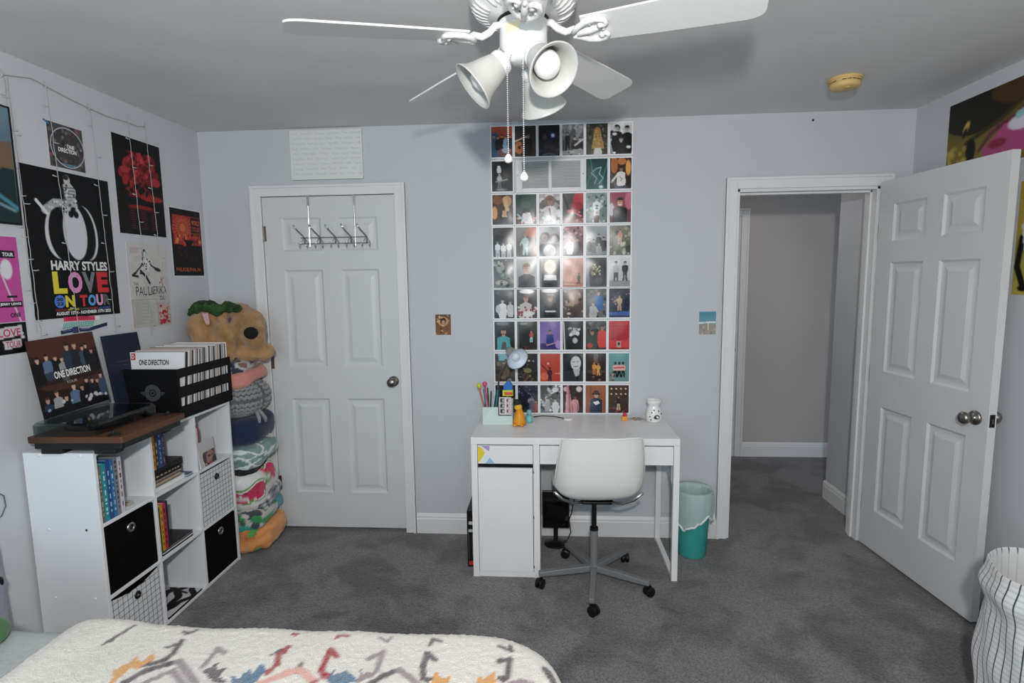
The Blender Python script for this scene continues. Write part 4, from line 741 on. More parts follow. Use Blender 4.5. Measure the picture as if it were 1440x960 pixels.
# fabric bins (col, row from the bottom)
M_binb = mat('black_felt', '09090b', .95, bump=.4, bscale=300, bdist=.001); M_binb.node_tree.nodes['Principled BSDF'].inputs['Specular IOR Level'].default_value = .1
def grid_mat(name, base, linec, step, ax=(1, 2), wd=.0016, rough=.85):
    m = mat(name, base, rough); nt = m.node_tree; N = nt.nodes; L = nt.links
    tc = N.new('ShaderNodeTexCoord'); sp = N.new('ShaderNodeSeparateXYZ'); L.new(tc.outputs['Object'], sp.inputs[0]); fac = None
    for a in ax:
        md = N.new('ShaderNodeMath'); md.operation = 'PINGPONG'; md.inputs[1].default_value = step/2; L.new(sp.outputs[a], md.inputs[0])
        lt = N.new('ShaderNodeMath'); lt.operation = 'LESS_THAN'; lt.inputs[1].default_value = wd; L.new(md.outputs[0], lt.inputs[0])
        if fac is None: fac = lt.outputs[0]
        else:
            mx = N.new('ShaderNodeMath'); mx.operation = 'MAXIMUM'; L.new(fac, mx.inputs[0]); L.new(lt.outputs[0], mx.inputs[1]); fac = mx.outputs[0]
    mc = N.new('ShaderNodeMix'); mc.data_type = 'RGBA'; mc.inputs[6].default_value = (*lin(base), 1); mc.inputs[7].default_value = (*lin(linec), 1)
    L.new(fac, mc.inputs[0]); L.new(mc.outputs[2], N['Principled BSDF'].inputs['Base Color']); return m
M_grid = grid_mat('white_grid_fabric', 'd6d8da', '1c1d20', .0255, wd=.0011)
M_gromm = mat('eyelet_metal', 'a8a49c', .3, metal=1)
def bin_(col, row, m, label, black, sag=0):
    y0, y1, z0, z1 = yb[2*col]+.006, yb[2*col+1]-.006, Z0[row]+.0005, Z1[row]-.012
    yc = (y0+y1)/2
    b = thing('fabric_bin', (SX-.02, yc, z0), label, 'bin', 'fabric cube bins')
    xf = SX-.006; mb = MB(); n = 12; W = y1-y0
    top = [z1-sag*math.sin(PI*k/n) for k in range(n+1)]
    vs = []; 
    for k in range(n+1): vs += [(xf, y0+W*k/n, z0), (xf, y0+W*k/n, top[k]), (xf-.005, y0+W*k/n, z0), (xf-.005, y0+W*k/n, top[k])]
    fs = []
    for k in range(n): q = 4*k; fs += [(q, q+4, q+5, q+1), (q+2, q+3, q+7, q+6), (q+1, q+5, q+7, q+3), (q, q+2, q+6, q+4)]
    fs += [(0, 1, 3, 2), (4*n, 4*n+2, 4*n+3, 4*n+1)]
    mb.add(vs, fs).build('front_panel', m, b)
    mb = MB(); t = .004; xb = SB+.012
    mb.box(xb, xf-.0055, y0, y0+t, z0, z1).box(xb, xf-.0055, y1-t, y1, z0, z1).box(xb, xb+t, y0+t, y1-t, z0, z1).box(xb, xf-.0055, y0+t, y1-t, z0, z0+t); mb.build('bin_body', M_binb if black is None else black, b)
    mb = MB(); mb.T = Matrix.Translation((xf+.001, yc, z1-.052)) @ Matrix.Rotation(PI/2, 4, 'Y')
    if m is M_binb:
        mb.lathe([(.011, .0), (.011, .003), (.014, .0045), (.019, .004), (.021, .0)], n=28); mb.build('eyelet', M_gromm, b, smooth=True)
        mb = MB(); mb.T = Matrix.Translation((xf+.0005, yc, z1-.052)) @ Matrix.Rotation(PI/2, 4, 'Y'); mb.lathe([(.0001, .0004), (.011, .0004)], n=24); mb.build('eyelet_hole', M_black, b)
    else:
        mb.lathe([(.006, .0), (.008, .006), (.014, .006), (.017, .002), (.017, 0)], n=24); mb.build('handle_ring', M_black, b, smooth=True)
bin_(0, 1, M_binb, 'black felt bin in the left column, middle row of the shelf', None)
bin_(2, 0, M_binb, 'black felt bin at the bottom of the column beside the blanket stack', None)
M_liner = mat('pale_bin_fabric', 'cfd1d3', .9)
bin_(0, 0, M_grid, 'white grid-patterned bin with a sagging front, bottom left cube', None, .022)
bin_(2, 1, M_grid, 'white grid-patterned bin in the right column, middle row', M_liner)
# books
def book(y0, th, z0, ht, dp, c, label, name='book', marks=None, lean=0, group='books in the cube shelf', xf=SX-.055, pages='d8d2c4', c2=None):
    m = mat('cover_'+c, c, .5)
    b = thing(name, (xf-dp/2, y0+th/2, z0), label, 'book', group)
    T = Matrix.Translation((xf, y0+th/2, z0)) @ Matrix.Rotation(math.radians(lean), 4, 'X') @ Matrix.Translation((-xf, -y0-th/2, -z0))
    mb = MB(); mb.T = T; t = .0018
    mb.box(xf-dp, xf, y0, y0+t, z0, z0+ht).box(xf-dp, xf, y0+th-t, y0+th, z0, z0+ht).box(xf-.002, xf+.001, y0, y0+th, z0, z0+ht); mb.build('cover', m, b, bevel=.0006)
    mb = MB(); mb.T = T; mb.box(xf-dp+.004, xf-.002, y0+t, y0+th-t, z0+.003, z0+ht-.003); mb.build('pages', mat('paper_'+pages, pages, .9), b)
    if marks:
        mb = MB(); mb.T = T; R = random.Random(int(y0*1e4)); z = z0+ht*.12
        while z < z0+ht*.88:
            l = R.uniform(.008, .03); q_ = R.uniform(.30, .42); mb.box(xf+.001, xf+.0016, y0+th*q_, y0+th*(1-q_), z, z+l*.7); z += l+R.uniform(.002, .012)
        tag(mb.build('spine_print', mat('mark_'+marks, marks, .6), b), kind='stuff')
    return b
y = yb[0]+.004; z = Z0[2]
for th, ht, c, mk, lab in ((.013, .225, '6a6456', 'b8b0a0', 'thin taupe book at the near end of the top left cube'), (.022, .232, '2c8a94', 'c8e0d8', 'teal book in the top left cube'), (.020, .240, '1c4c84', '9ab8d0', 'dark blue book in the top left cube'), (.016, .236, '2f6ca0', 'b8cce0', 'mid blue book in the top left cube'), (.020, .244, '7a7c84', '3a3c48', 'grey book in the top left cube'), (.020, .238, 'c8c4cc', '7a2838', 'white book with dark red and black speckles in the top left cube')):
    book(y, th, z+.0003, ht, .15, c, lab, marks=mk, xf=SX-.005); y += th+.0008
y = yb[2]+.003
for th, ht, c, mk, lab in ((.014, .235, 'c07c1c', '3a2408', 'mustard yellow book in the top middle cube'), (.018, .23, '2c2a30', '8a8478', 'charcoal book between the yellow and blue ones, top middle cube'), (.024, .24, '1c3e70', '7a94b8', 'navy blue book in the top middle cube'), (.016, .235, '233050', 'a86a50', 'dark blue-grey book against the cube wall, top middle cube')):
    book(y, th, Z0[2]+.1090, ht*.66, .11, c, lab, marks=mk, xf=SX-.004); y += th+.0008
def flat(x0, x1, y0, y1, z0, th, c, label, grp=None, marks=None, rz=0, name='book', pages='d8d2c4', r=.004, cat='book'):
    b = thing(name, ((x0+x1)/2, (y0+y1)/2, z0), label, cat, grp); m = mat('cover_'+c, c, .45)
    T = Matrix.Translation(((x0+x1)/2, (y0+y1)/2, z0)) @ Matrix.Rotation(math.radians(rz), 4, 'Z'); X, Y = (x1-x0)/2, (y1-y0)/2
    mb = MB(); mb.T = T; t = .0018; o1 = rbox_pts(-X, X, -Y, Y, r)
    mb.prism(o1, 0, t).prism(o1, th-t, th).box(-X, -X+.002, -Y+r, Y-r, t, th-t); mb.build('cover', m, b)
    mb = MB(); mb.T = T; mb.box(-X+.003, X-.004, -Y+.004, Y-.004, t, th-t); mb.build('pages', mat('paper_'+pages, pages, .9), b)
    if marks:
        mb = MB(); mb.T = T; R = random.Random(int(z0*1e4)); q = -Y*.8
        while q < Y*.8: l = R.uniform(.01, .03); mb.box(X-.0038, X-.0034, q, min(q+l*.6, Y*.9), th*.4, th*.62); q += l+.004
        tag(mb.build('edge_print', mat('mark_'+marks, marks, .6), b), kind='stuff')
    return b
z = Z0[2]+.0003
for (dx, y0_, dy, th, c, pg, mk, lab) in ((0, 2.222, .205, .024, 'c8c8ca', 'e4e4e2', None, 'white book at the bottom of the stack in the top middle cube'), (-.004, 2.216, .190, .018, '4a4238', 'b8a890', 'b89a70', 'brown book second from the bottom of the top middle stack'), (0, 2.220, .196, .016, '3c3a4a', '8a7a68', 'a8a0b0', 'purple-grey book in the middle of the top middle stack'), (.004, 2.216, .192, .022, '161214', '2c2428', 'c8b080', 'black book with pale edge print near the top of the stack'), (-.002, 2.222, .200, .026, '120f12', '241c20', None, 'thick black book on top of the stack in the top middle cube')):
    flat(SX-.155+dx, SX-.012+dx, y0_, y0_+dy, z, th, c, lab, 'stacked books in the top middle cube', mk, pages=pg, r=.008); z += th+.0004
flat(SX-.075, SX-.010, 2.432, 2.478, Z0[2]+.0003, .011, '3a5a78', 'small blue booklet lying beside the book stack, top middle cube', r=.003)
y = yb[2]+.003; z = Z0[1]
for th, ht, c, mk, lab in ((.010, .225, '4a3020', None, 'thin dark brown book in the centre cube'), (.016, .232, 'b8901c', '5a2c10', 'yellow book in the centre cube'), (.020, .235, 'b02848', '3a0c18', 'crimson book in the centre cube'), (.012, .24, '1a1c26', None, 'thin black book in the centre cube')):
    book(y, th, z+.0270, ht*.92, .11, c, lab, marks=mk, xf=SX-.004); y += th+.0008
z = Z0[1]+.0003
flat(SX-.130, SX-.004, 2.225, 2.440, z, .014, 'dcdcde', 'white flat box lying under the black binder in the centre cube', 'flat things in the centre cube', pages='101012', r=.008)
flat(SX-.135, SX-.010, 2.222, 2.445, z+.0144, .012, '101013', 'black binder lying in the centre cube', 'flat things in the centre cube', pages='7a7a7c', r=.006)
# CDs and a framed CD in the top right cube
z = Z0[2]; y = yb[4]+.003
for k, c in enumerate(('c8c4c0', 'b8b4b8', 'd4d2d0', 'a89a98', 'cccccc', '8c2430')):
    b = MB().box(SX-.155, SX-.030, y, y+.0092, z+.0003, z+.205).build('disc_case', mat('case_'+c, c, .35), origin=(SX-.13, y+.005, z), bevel=.0008)
    tag(b, ['cream', 'lilac-grey', 'white', 'taupe', 'silver', 'dark red'][k]+' disc case upright at the left of the top right cube', 'disc case', 'disc cases in the top right cube'); y += .0098
M_red = mat('case_8c2430', '8c2430', .35)
tag(MB().box(SX-.155, SX-.030, yb[4]+.003, yb[4]+.058, z+.2055, z+.217).build('disc_case', M_red, origin=(SX-.13, y, z+.1255), bevel=.0008), 'dark red disc case lying across the tops of the upright ones', 'disc case')
pcx = Pic(.140, .128, .0028).bg('c4c2c4').poly([(.28, .40), (.97, .40), (.97, 1.05), (.28, 1.05)], '5a3a38').ell(.66, .70, .26, .3, 'a87068').ell(.60, .60, .10, .04, '3a2022').ell(.8, .62, .06, .03, '3a2022').ell(.62, .86, .10, .04, '9a3038').ell(.9, .9, .18, .25, '3a2428').ell(.45, .95, .1, .12, '2a1a1c').ell(.36, .86, .03, .03, 'e8d8d0').ell(.30, .6, .1, .2, '4a2c2a')
yy = yb[4]+.024; up = Vector((-.10, .0, .995)).normalized(); rt = Vector((-.05, .9987, 0))
fr = Fr(Vector((SX-.013, yy, z+.001))+up*.128, rt, -up, rt.cross(up))
tag(card('standing_disc', pcx, fr, M_gloss, thick=.006), 'white square disc case with a dim portrait, propped in the top right cube', 'disc case')
# bottom middle cube: zebra-pattern cloth
p = Pic(.24, .262, .0035).bg('c8c8cc')
for k in range(6):
    pts = [(t, .12+.19*k+.09*math.sin(t*7+k*1.7)+.04*math.sin(t*15+k)) for t in np.linspace(-.1, 1.1, 26)]; p.line(pts, .115+.02*(k % 2), '0c0c0f')
for q in ((.3, .35), (.7, .62), (.4, .85), (.8, .2)): p.line([q, (q[0]+.05, q[1]+.16)], .06, '0c0c0f')
fr = Fr((SX-.004, yb[2]+.010, Z0[0]+.002), (0, 1, 0), (-1, 0, 0), (0, 0, 1)); p.A = p.A
tag(card('patterned_cloth', p, Fr((SX-.004, yb[2]+.012, Z0[0]), (0, 1, 0), (-1, 0, 0), (0, 0, 1)), M_print, thick=.010, bulge=.006, bcol='1a1a1c'), 'folded black and white swirl-patterned cloth in the bottom middle cube', 'cloth')
# coaster in the top left cube
def coaster(c, label, grp='woven coasters', rad=.055):
    b = thing('coaster', c, label, 'coaster', grp)
    MB().lathe([(.0001, 0), (rad, 0), (rad+.001, .003), (rad, .005), (rad*.86, .0055), (.0001, .005)], c, 40).build('disc', mat('pale_stone', 'c4beb4', .7), b, smooth=False)
    for k in range(7):
        a = 2*PI*k/6; q = rad*.52 if k < 6 else 0
        MB().ball((c[0]+q*math.cos(a), c[1]+q*math.sin(a), c[2]+.0055), (rad*.2, rad*.2, .0012), 12).build('inlay', mat('brown_inlay', '7a6a58', .6), b, smooth=True)
coaster((SX-.075, 2.085, Z0[2]+.0003), 'round pale coaster with brown dots in the top left cube')
# ------------------------------------------------------------------ turntable on the shelf
tt = thing('turntable', (-1.86, 2.15, SH), 'walnut turntable with clear dust cover on top of the shelf', 'record player')
q = [(-1.972, 1.868), (-1.598, 1.878), (-1.608, 2.252), (-1.982, 2.242)]   # plinth corners
e1 = Vector((q[1][0]-q[0][0], q[1][1]-q[0][1], 0)); e2 = Vector((q[2][0]-q[1][0], q[2][1]-q[1][1], 0)); TW, TD = e1.length, e2.length
Tt = Matrix.Translation((q[0][0], q[0][1], 0)) @ Matrix.Rotation(math.atan2(e1.y, e1.x), 4, 'Z')
M_walnut = mat('walnut_veneer', '5c3a24', .4, c2='3c2416', nscale=4, bump=.1, bscale=30); M_smoke = mat('clear_acrylic', 'c8d0d0', .06, trans=1, ior=1.25)
def tb(name, m, x0, x1, y0, y1, z0, z1, bev=.003, par=tt, r=.012):
    mb = MB(); mb.T = Tt; mb.prism(rbox_pts(x0, x1, y0, y1, r), z0, z1); return mb.build(name, m, par, bevel=bev)
tb('plinth', M_walnut, 0, TW, 0, TD, .957, .982); tb('base', M_black, .012, TW-.012, .012, TD-.012, .932, .9568)
for x, y in ((.07, .045), (.28, .045), (.07, .32), (.28, .32)): tb('foot', M_black, x-.045, x+.045, y-.022, y+.03, SH+.0004, .9318, .002)
mb = MB(); mb.T = Tt @ Matrix.Translation((.132, TD/2+.005, .982)); mb.lathe([(.0001, 0), (.114, 0), (.116, .004), (.114, .012), (.0001, .012)], n=56); pl = mb.build('platter', M_blackm, tt)
mb = MB(); mb.T = Tt @ Matrix.Translation((.132, TD/2+.005, .9942)); mb.lathe([(.0001, .0015), (.04, .0015), (.04, .001), (.111, .0012), (.112, 0)], n=56, mi=0); mb.build('record', mat('vinyl_black', '101014', .25), pl)
mb = MB(); mb.T = Tt @ Matrix.Translation((.132, TD/2+.005, .994)); mb.lathe([(.003, 0), (.003, .012), (.0001, .013)], n=10); mb.build('spindle', M_chrome, pl)
mb = MB(); mb.T = Tt; mb.lathe([(.0001, 0), (.018, 0), (.018, .012), (.012, .02), (.012, .033), (.0001, .034)], (.234, TD-.05, .9825), 20); mb.build('tonearm_base', M_black, tt)
mb = MB(); mb.T = Tt; mb.tube([(.234, TD-.03, 1.012), (.234, TD-.12, 1.012), (.230, .12, 1.008), (.215, .095, 1.004)], .003, 8); mb.box(.207, .222, .08, .10, .998, 1.006); mb.build('tonearm', M_black, tt, smooth=False)
for x, y, r in ((.318, .035, .022), (.318, TD-.030, .016)):
    mb = MB(); mb.T = Tt; mb.lathe([(.0001, 0), (r, 0), (r, .003), (r*.8, .005), (.0001, .005)], (x, y, .9825), 28); k_ = mb.build('control_disc', M_black, tt)
    mb = MB(); mb.T = Tt; mb.lathe([(.006, .005), (.005, .014), (.0001, .0145)], (x-.006, y+.004, .9825), 12); mb.build('control_knob', M_black, k_)
# dust cover: hollow box with rounded corners
mb = MB(); mb.T = Tt; o1 = rbox_pts(.004, .262, .010, TD-.006, .03, 6); n = len(o1)
o2 = rbox_pts(.0065, .2595, .0125, TD-.0085, .028, 6); o3 = rbox_pts(.012, .254, .018, TD-.014, .026, 6); o4 = rbox_pts(.0145, .2515, .0205, TD-.0165, .024, 6)
zc0, zc1 = .9826, 1.030
vs = [(x, y, zc0) for x, y in o1]+[(x, y, zc1-.008) for x, y in o1]+[(x, y, zc1) for x, y in o3]+[(x, y, zc1-.003) for x, y in o4]+[(x, y, zc1-.010) for x, y in o2]+[(x, y, zc0) for x, y in o2]
fs = [(k*n+i, k*n+(i+1) % n, (k+1)*n+(i+1) % n, (k+1)*n+i) for k in (0, 1, 3, 4) for i in range(n)]+[(5*n+i, 5*n+(i+1) % n, (i+1) % n, i) for i in range(n)]
fs += [tuple(2*n+i for i in range(n)), tuple(3*n+i for i in range(n))[::-1]]
mb.add(vs, fs).build('dust_cover', M_smoke, tt)
# ------------------------------------------------------------------ record sleeve leaning on the wall behind the turntable
def people_rows(p):
    sk = ['c89a84', 'b88872', 'd0a48c']; R = random.Random(5)
    tops = ['141418', '1c1c22', '28364a', '5a7090', '18202a', '22282e', '141416', '101014', '3c4e66', '9a9a98']
    xs = [.09, .22, .34, .43, .54, .655, .77, .83, .90]
    for i, x in enumerate(xs): p.who(x, [.26, .24, .27, .3, .15, .15, .2, .18, .26][i], [.068, .068, .062, .062, .080, .080, .062, .062, .062][i], skin=R.choice(sk), hair=R.choice(['2a1c16', '1c1412', '4a3424']), top=tops[(i*3) % 10])
    xs = [.10, .24, .36, .50, .62, .71, .80, .88, .95]
    for i, x in enumerate(xs): p.who(x, [.78, .72, .80, .68, .72, .64, .66, .68, .62][i], [.070, .066, .066, .080, .066, .066, .062, .062, .062][i], skin=R.choice(sk), hair=R.choice(['2a1c16', '1c1412', '4a3424']), top=tops[(i*7+2) % 10])
p = Pic(.315, .312, .0025).bg('38201a', '17100f').ell(.5, .05, .6, .25, '4e2a20').ell(.55, .6, .5, .10, '4a2820').poly([(0, .30), (1, .28), (1, .52), (0, .5)], '16120f'); people_rows(p)
p.poly([(0, .44), (1, .42), (1, .60), (0, .60)], '1a1412', .75).poly([(0, .9), (1, .9), (1, 1), (0, 1)], '101014').spots(12, 6, ['c8c4c8', '8aa0c0'], y0=.82, y1=.92, r=(.01, .03))
b_ = Vector((-1.958, 1.935, 1.0315)); t_ = Vector((-2.035, 1.964, 1.342)); up = (t_-b_).normalized(); rt = Vector((0, .9996, .03)).normalized()
fr = Fr(b_+up*.312, rt, -up, rt.cross(up))
lp0 = tag(card('record_sleeve', p, fr, M_satin, thick=.003, bcol='141414'), 'square sleeve with two rows of people, leaning on the wall behind the turntable', 'record')
lettering(lp0, fr, [('ONE DIRECTION', .085, .139, .172, .030, 'e4e2de', .03), ('TOUR', .132, .186, .050, .011, 'b8b0a4', 0)], lift=.0042)
# navy portfolio
bk = thing('portfolio', (-2.02, 2.43, SH), 'tall navy blue folder leaning on the wall between sleeve and crate', 'folder')
up = Vector((-.05, .0, .4)).normalized(); fr = Fr(Vector((-1.990, 2.330, SH+.001))+up*.408, (0, 1, 0), -up, up.cross(Vector((0, 1, 0)))*-1)
n_ = Vector((0, 1, 0)).cross(up); fr = Fr(fr.o, fr.u, fr.v, n_)
mb = MB(); mb.add([fr.p(a, b, c) for c in (0, .012) for a, b in ((0, 0), (.212, 0), (.212, .408), (0, .408))], [(0, 3, 2, 1), (4, 5, 6, 7), (0, 1, 5, 4), (1, 2, 6, 5), (2, 3, 7, 6), (3, 0, 4, 7)])
bc_ = mb.build('cover', mat('navy_cloth', '141c2e', .7), bk, bevel=.002)
mb = MB()
for k, (a0, w_) in enumerate(((.045, .12), (.085, .04))): 
    for q in range(int(w_/.007)): mb.add([fr.p(a0+q*.007, .125+k*.02, .0125), fr.p(a0+q*.007+.004, .125+k*.02, .0125), fr.p(a0+q*.007+.004, .131+k*.02, .0125), fr.p(a0+q*.007, .131+k*.02, .0125)], [(0, 1, 2, 3)])
tag(mb.build('faint_stamping', mat('blue_foil', '2c3a58', .5), bk, fixn=False), kind='stuff')
# ------------------------------------------------------------------ record crate
CX0, CX1, CY0, CY1, CZ1 = -2.036, -1.738, 2.402, 2.826, 1.150
cr = thing('record_crate', (-1.887, 2.614, SH), 'black wooden slatted crate full of records on the far end of the shelf', 'crate')
M_cr = mat('black_stained_wood', '0c0c0e', .6, bump=.2, bscale=60); M_cr.node_tree.nodes['Principled BSDF'].inputs['Specular IOR Level'].default_value = .2
def cb(name, *a): return box(name, M_cr, *a, cr, bevel=.0015)
cb('end_panel', CX0, CX1, CY0, CY0+.012, SH+.0005, CZ1); cb('end_panel', CX0, CX1, CY1-.012, CY1, SH+.0005, CZ1); cb('bottom', CX0+.008, CX1-.008, CY0+.012, CY1-.012, SH+.0005, SH+.010)
for z0, z1 in ((SH+.0005, .970), (1.012, 1.064), (1.108, CZ1)):
    cb('side_slat', CX1-.008, CX1, CY0+.012, CY1-.012, z0, z1); cb('side_slat', CX0, CX0+.008, CY0+.012, CY1-.012, z0, z1)
fr = Fr((CX0, CY0, CZ1), (1, 0, 0), (0, 0, -1), (0, -1, 0)); mb = MB()
def ring(r0, r1, n=36): mb.add([fr.p(.168+r*math.cos(2*PI*k/n), .112+r*math.sin(2*PI*k/n), .0006) for r in (r0, r1) for k in range(n)], [(k, (k+1) % n, n+(k+1) % n, n+k) for k in range(n)])
ring(.018, .040); ring(.006, .013)
for s_ in (-1, 1):
    for k in range(3): mb.add([fr.p(.168+s_*a, .112+b, .0006) for a, b in ((.041, -.006+.006*k), (.062-.006*k, -.003+.006*k), (.058-.006*k, .001+.006*k), (.041, -.001+.006*k))], [(0, 1, 2, 3)])
tag(mb.build('record_emblem', mat('grey_print', '3c3e40', .7), cr, fixn=False), 'grey winged record emblem', kind='stuff')
R = random.Random(12); y = CY0+.075; k = 0
scols = ['d4d2d0', '2c2a2c', 'dcdad8', 'b89c90', 'c8c6c4', '3a3638', 'e0dedc', 'a8a4a0', 'c8b8a8', '6a5a58', 'd8d6d4', '202022', 'cac8cc', '8a7468', 'dad8d6', '4a4a50', 'b8b6b4', 'e2e0de']
while y < CY1-.028:
    t = R.choice((.004, .006, .008, .010)); ln = .16*(1-(y-CY0)/.55)
    ht = .309+R.uniform(-.004, .003); z0 = SH+.0108; mb = MB()
    up = Vector((0, math.sin(ln), math.cos(ln))); o = Vector((CX0+.012+R.uniform(0, .004), y-.062*(1-(y-CY0)/.42), z0))
    n_ = Vector((0, math.cos(ln), -math.sin(ln))); o.z += 0 if k else 0
    vs = [tuple(o+Vector((a, 0, 0))+up*b+n_*c_) for c_ in (0, t-.0008) for a, b in ((0, 0), (.278, 0), (.278, ht), (0, ht))]
    mb.add(vs, [(0, 3, 2, 1), (4, 5, 6, 7), (0, 1, 5, 4), (1, 2, 6, 5), (2, 3, 7, 6), (3, 0, 4, 7)])
    c = scols[k % 18] if k else 'dededf'
    ob = mb.build('record_sleeve', mat('sleeve_'+c, c, .4), origin=tuple(o))
    if k == 0:
        tag(ob, 'white record sleeve with black brush lettering at the front of the crate', 'record')
        f2 = Fr(o+up*ht, (1, 0, 0), tuple(-up), tuple(-n_))
        lettering(ob, f2, [('ONE DIRECTION', .052, .036, .150, .026, '161618', .03)], lift=.0006)
        mb = MB(); mb.add([f2.p(a, b, .0006) for a, b in ((.012, .006), (.034, .006), (.034, .038), (.012, .038))], [(0, 1, 2, 3)]); m_ = mb.build('corner_badge', mat('ink_b8242c', 'b8242c', .5), ob, fixn=False)
        lettering(m_, f2, [('D', .016, .012, .013, .020, 'e8e4e4', .02)], lift=.0012)
    else:
        q_ = lin(c); lum = (q_[0]+q_[1]+q_[2])/3; cn = 'black' if lum < .05 else 'dark grey' if lum < .12 else 'tan' if q_[0]-q_[2] > .09 else 'mid grey' if lum < .45 else 'off-white'
        n1_ = k+1; od = {2: 'second', 3: 'third', 4: 'fourth', 5: 'fifth', 6: 'sixth', 7: 'seventh', 8: 'eighth', 9: 'ninth', 10: 'tenth'}.get(n1_, '%d%s' % (n1_, 'th' if n1_ in (11, 12, 13) else {1: 'st', 2: 'nd', 3: 'rd'}.get(n1_ % 10, 'th')))
        tag(ob, cn+' record sleeve, '+od+' from the turntable end of the black crate', 'record', 'record sleeves in the black crate')
    y += t+(.0016 if k else .012); k += 1
# ------------------------------------------------------------------ soft things: blobs with wrinkles
from mathutils import noise as NZ
def sp(v, e): return math.copysign(abs(v)**e, v)
def blob(c, h, e1=.5, e2=.5, wr=.008, ws=9, seed=0, nu=72, nv=40, colfn=None, shape=None, rot=(0, 0, 0), disp=None):
    mb = MB(); M = Matrix.Translation(c) @ Matrix.Rotation(rot[2], 4, 'Z') @ Matrix.Rotation(rot[1], 4, 'Y') @ Matrix.Rotation(rot[0], 4, 'X'); mb.T = M
    def fn(u, v):
        a = 2*PI*u; b = PI*(v-.5)
        x, y, z = h[0]*sp(math.cos(b), e1)*sp(math.cos(a), e2), h[1]*sp(math.cos(b), e1)*sp(math.sin(a), e2), h[2]*sp(math.sin(b), e1)
        p = Vector((x, y, z)); n = Vector((x/h[0]**2, y/h[1]**2, z/h[2]**2)).normalized()
        d = wr*(NZ.fractal(p*ws+Vector((seed*7.1, 0, 0)), .8, 2.1, 3))
        if disp: d += disp(u, v, p)
        if shape: p = shape(p)
        return tuple(p+n*d)
    return mb.grid(fn, nu, nv, colfn=(lambda u, v, p: lin(colfn(u, v, tuple(M @ Vector(p))))) if colfn else None, wrap=True)
M_cloth = vmat('printed_fabric', .95, bump=.5, bscale=350, sheen=.3, bdist=.0015)
def cloth(name, c): return mat(name, c, .95, bump=.5, bscale=350, sheen=.25, bdist=.0015)
SXc, SYc = -1.832, 2.985
def blanket(label, m, z0, z1, dx=0, dy=0, hx=.185, hy=.155, rot=(0, 0, 0), group='folded blankets', colfn=None, roll=True, **k):
    mb = blob((SXc+dx, SYc+dy, (z0+z1)/2), (hx, hy, (z1-z0)/2), colfn=colfn, rot=rot, **k)
    return tag(mb.build('blanket', m, origin=(SXc+dx, SYc+dy, z0), smooth=True, col=colfn is not None), label, 'blanket', 'blankets piled between the shelf and the closet')
def folds(n, amp, ph=0): return lambda u, v, p: amp*math.sin(p.z*n+ph+2.5*math.sin(p.y*9)+p.x*4)
def c_jungle(u, v, p):
    n = NZ.noise(Vector(p)*16); q = NZ.noise(Vector(p)*26+Vector((5, 0, 0)))
    return '2f9a88' if n > .22 else ('3c4448' if q > .22 else ('3a8a50' if n < -.28 else 'b8b4b0'))
def c_orange(u, v, p):
    n = NZ.noise(Vector(p)*14+Vector((3, 1, 0))); return 'd89458' if n > -.22 else ('c86c34' if n > -.34 else '5a9a4c')
def c_plaid(u, v, p):
    a = (p[1]*26+p[2]*10) % 1; b = (p[2]*34-p[1]*6) % 1; k = (a < .38)+(b < .38)
    if a > .93 or b > .93: return '2c2e34'
    return ['c4c2c4', '8c8c92', '5c5e66'][k]
def c_lattice(u, v, p):
    a = (p[1]*13+p[2]*15+.4*math.sin(p[1]*40)) % 1; b = (p[1]*13-p[2]*15+.4*math.sin(p[2]*50)) % 1
    return 'd4dad8' if (abs(a-.5) < .09 or abs(b-.5) < .09) else ('7d9490' if NZ.noise(Vector(p)*20) > 0 else '6a8480')
def c_melon(u, v, p):
    y, z = p[1], p[2]
    for cy, cz, r in ((2.885, .372, .052), (3.01, .445, .046), (2.825, .322, .034), (3.09, .47, .03), (2.95, .46, .02)):
        d = math.hypot(y-cy, z-cz)
        if d < r:
            if abs(math.sin(y*160)*math.sin(z*150)) > .93: return '2a1014'
            return 'cc2a5c'
        if d < r*1.14: return 'e0d8d8'
        if d < r*1.28: return '5c9a48'
    return 'd6d4d2' if z > .235+(y-2.82)*.62 else 'd8cabc'
def c_grey(u, v, p):
    n = NZ.noise(Vector(p)*18); return '2c3040' if n > .12 else ('b0b2b2' if n > -.2 else '7a5c50')
blanket('orange blanket with green flecks at the very bottom of the pile', M_cloth, .001, .175, .02, -.0, .20, .165, colfn=c_orange, wr=.022, ws=11, disp=folds(45, .006), e1=.6, e2=.55)
blanket('teal, grey and white patterned blanket second from the bottom of the pile', M_cloth, .150, .268, .01, -.03, .195, .135, rot=(.10, 0, 0), colfn=c_jungle, wr=.016, disp=folds(60, .005), e1=.55)
blanket('plain teal blanket peeking out at the right, low in the pile', cloth('teal_fleece', '4f8f98'), .170, .290, .028, .085, .175, .075, wr=.014, e1=.6)
blanket('grey plaid blanket folded in the lower part of the pile', M_cloth, .245, .352, .025, .03, .180, .135, rot=(.45, 0, 0), colfn=c_plaid, wr=.012, disp=folds(70, .005), e1=.5)
blanket('white blanket printed with pink watermelon slices, its cream underside folded out below', M_cloth, .262, .510, .008, -.005, .182, .150, rot=(.40, 0, 0), colfn=c_melon, wr=.010, disp=folds(30, .008), e1=.5, nu=150, nv=90)
blanket('crumpled black cloth between the watermelon and lattice blankets', cloth('black_knit', '1a1a1e'), .450, .560, 0, -.01, .165, .13, wr=.02, rot=(.25, 0, 0))
blanket('sage green blanket with white lattice pattern, rolled in mid pile', M_cloth, .500, .655, .012, .0, .195, .155, rot=(.16, 0, 0), colfn=c_lattice, wr=.010, disp=folds(34, .006), e1=.62, nu=130, nv=70)
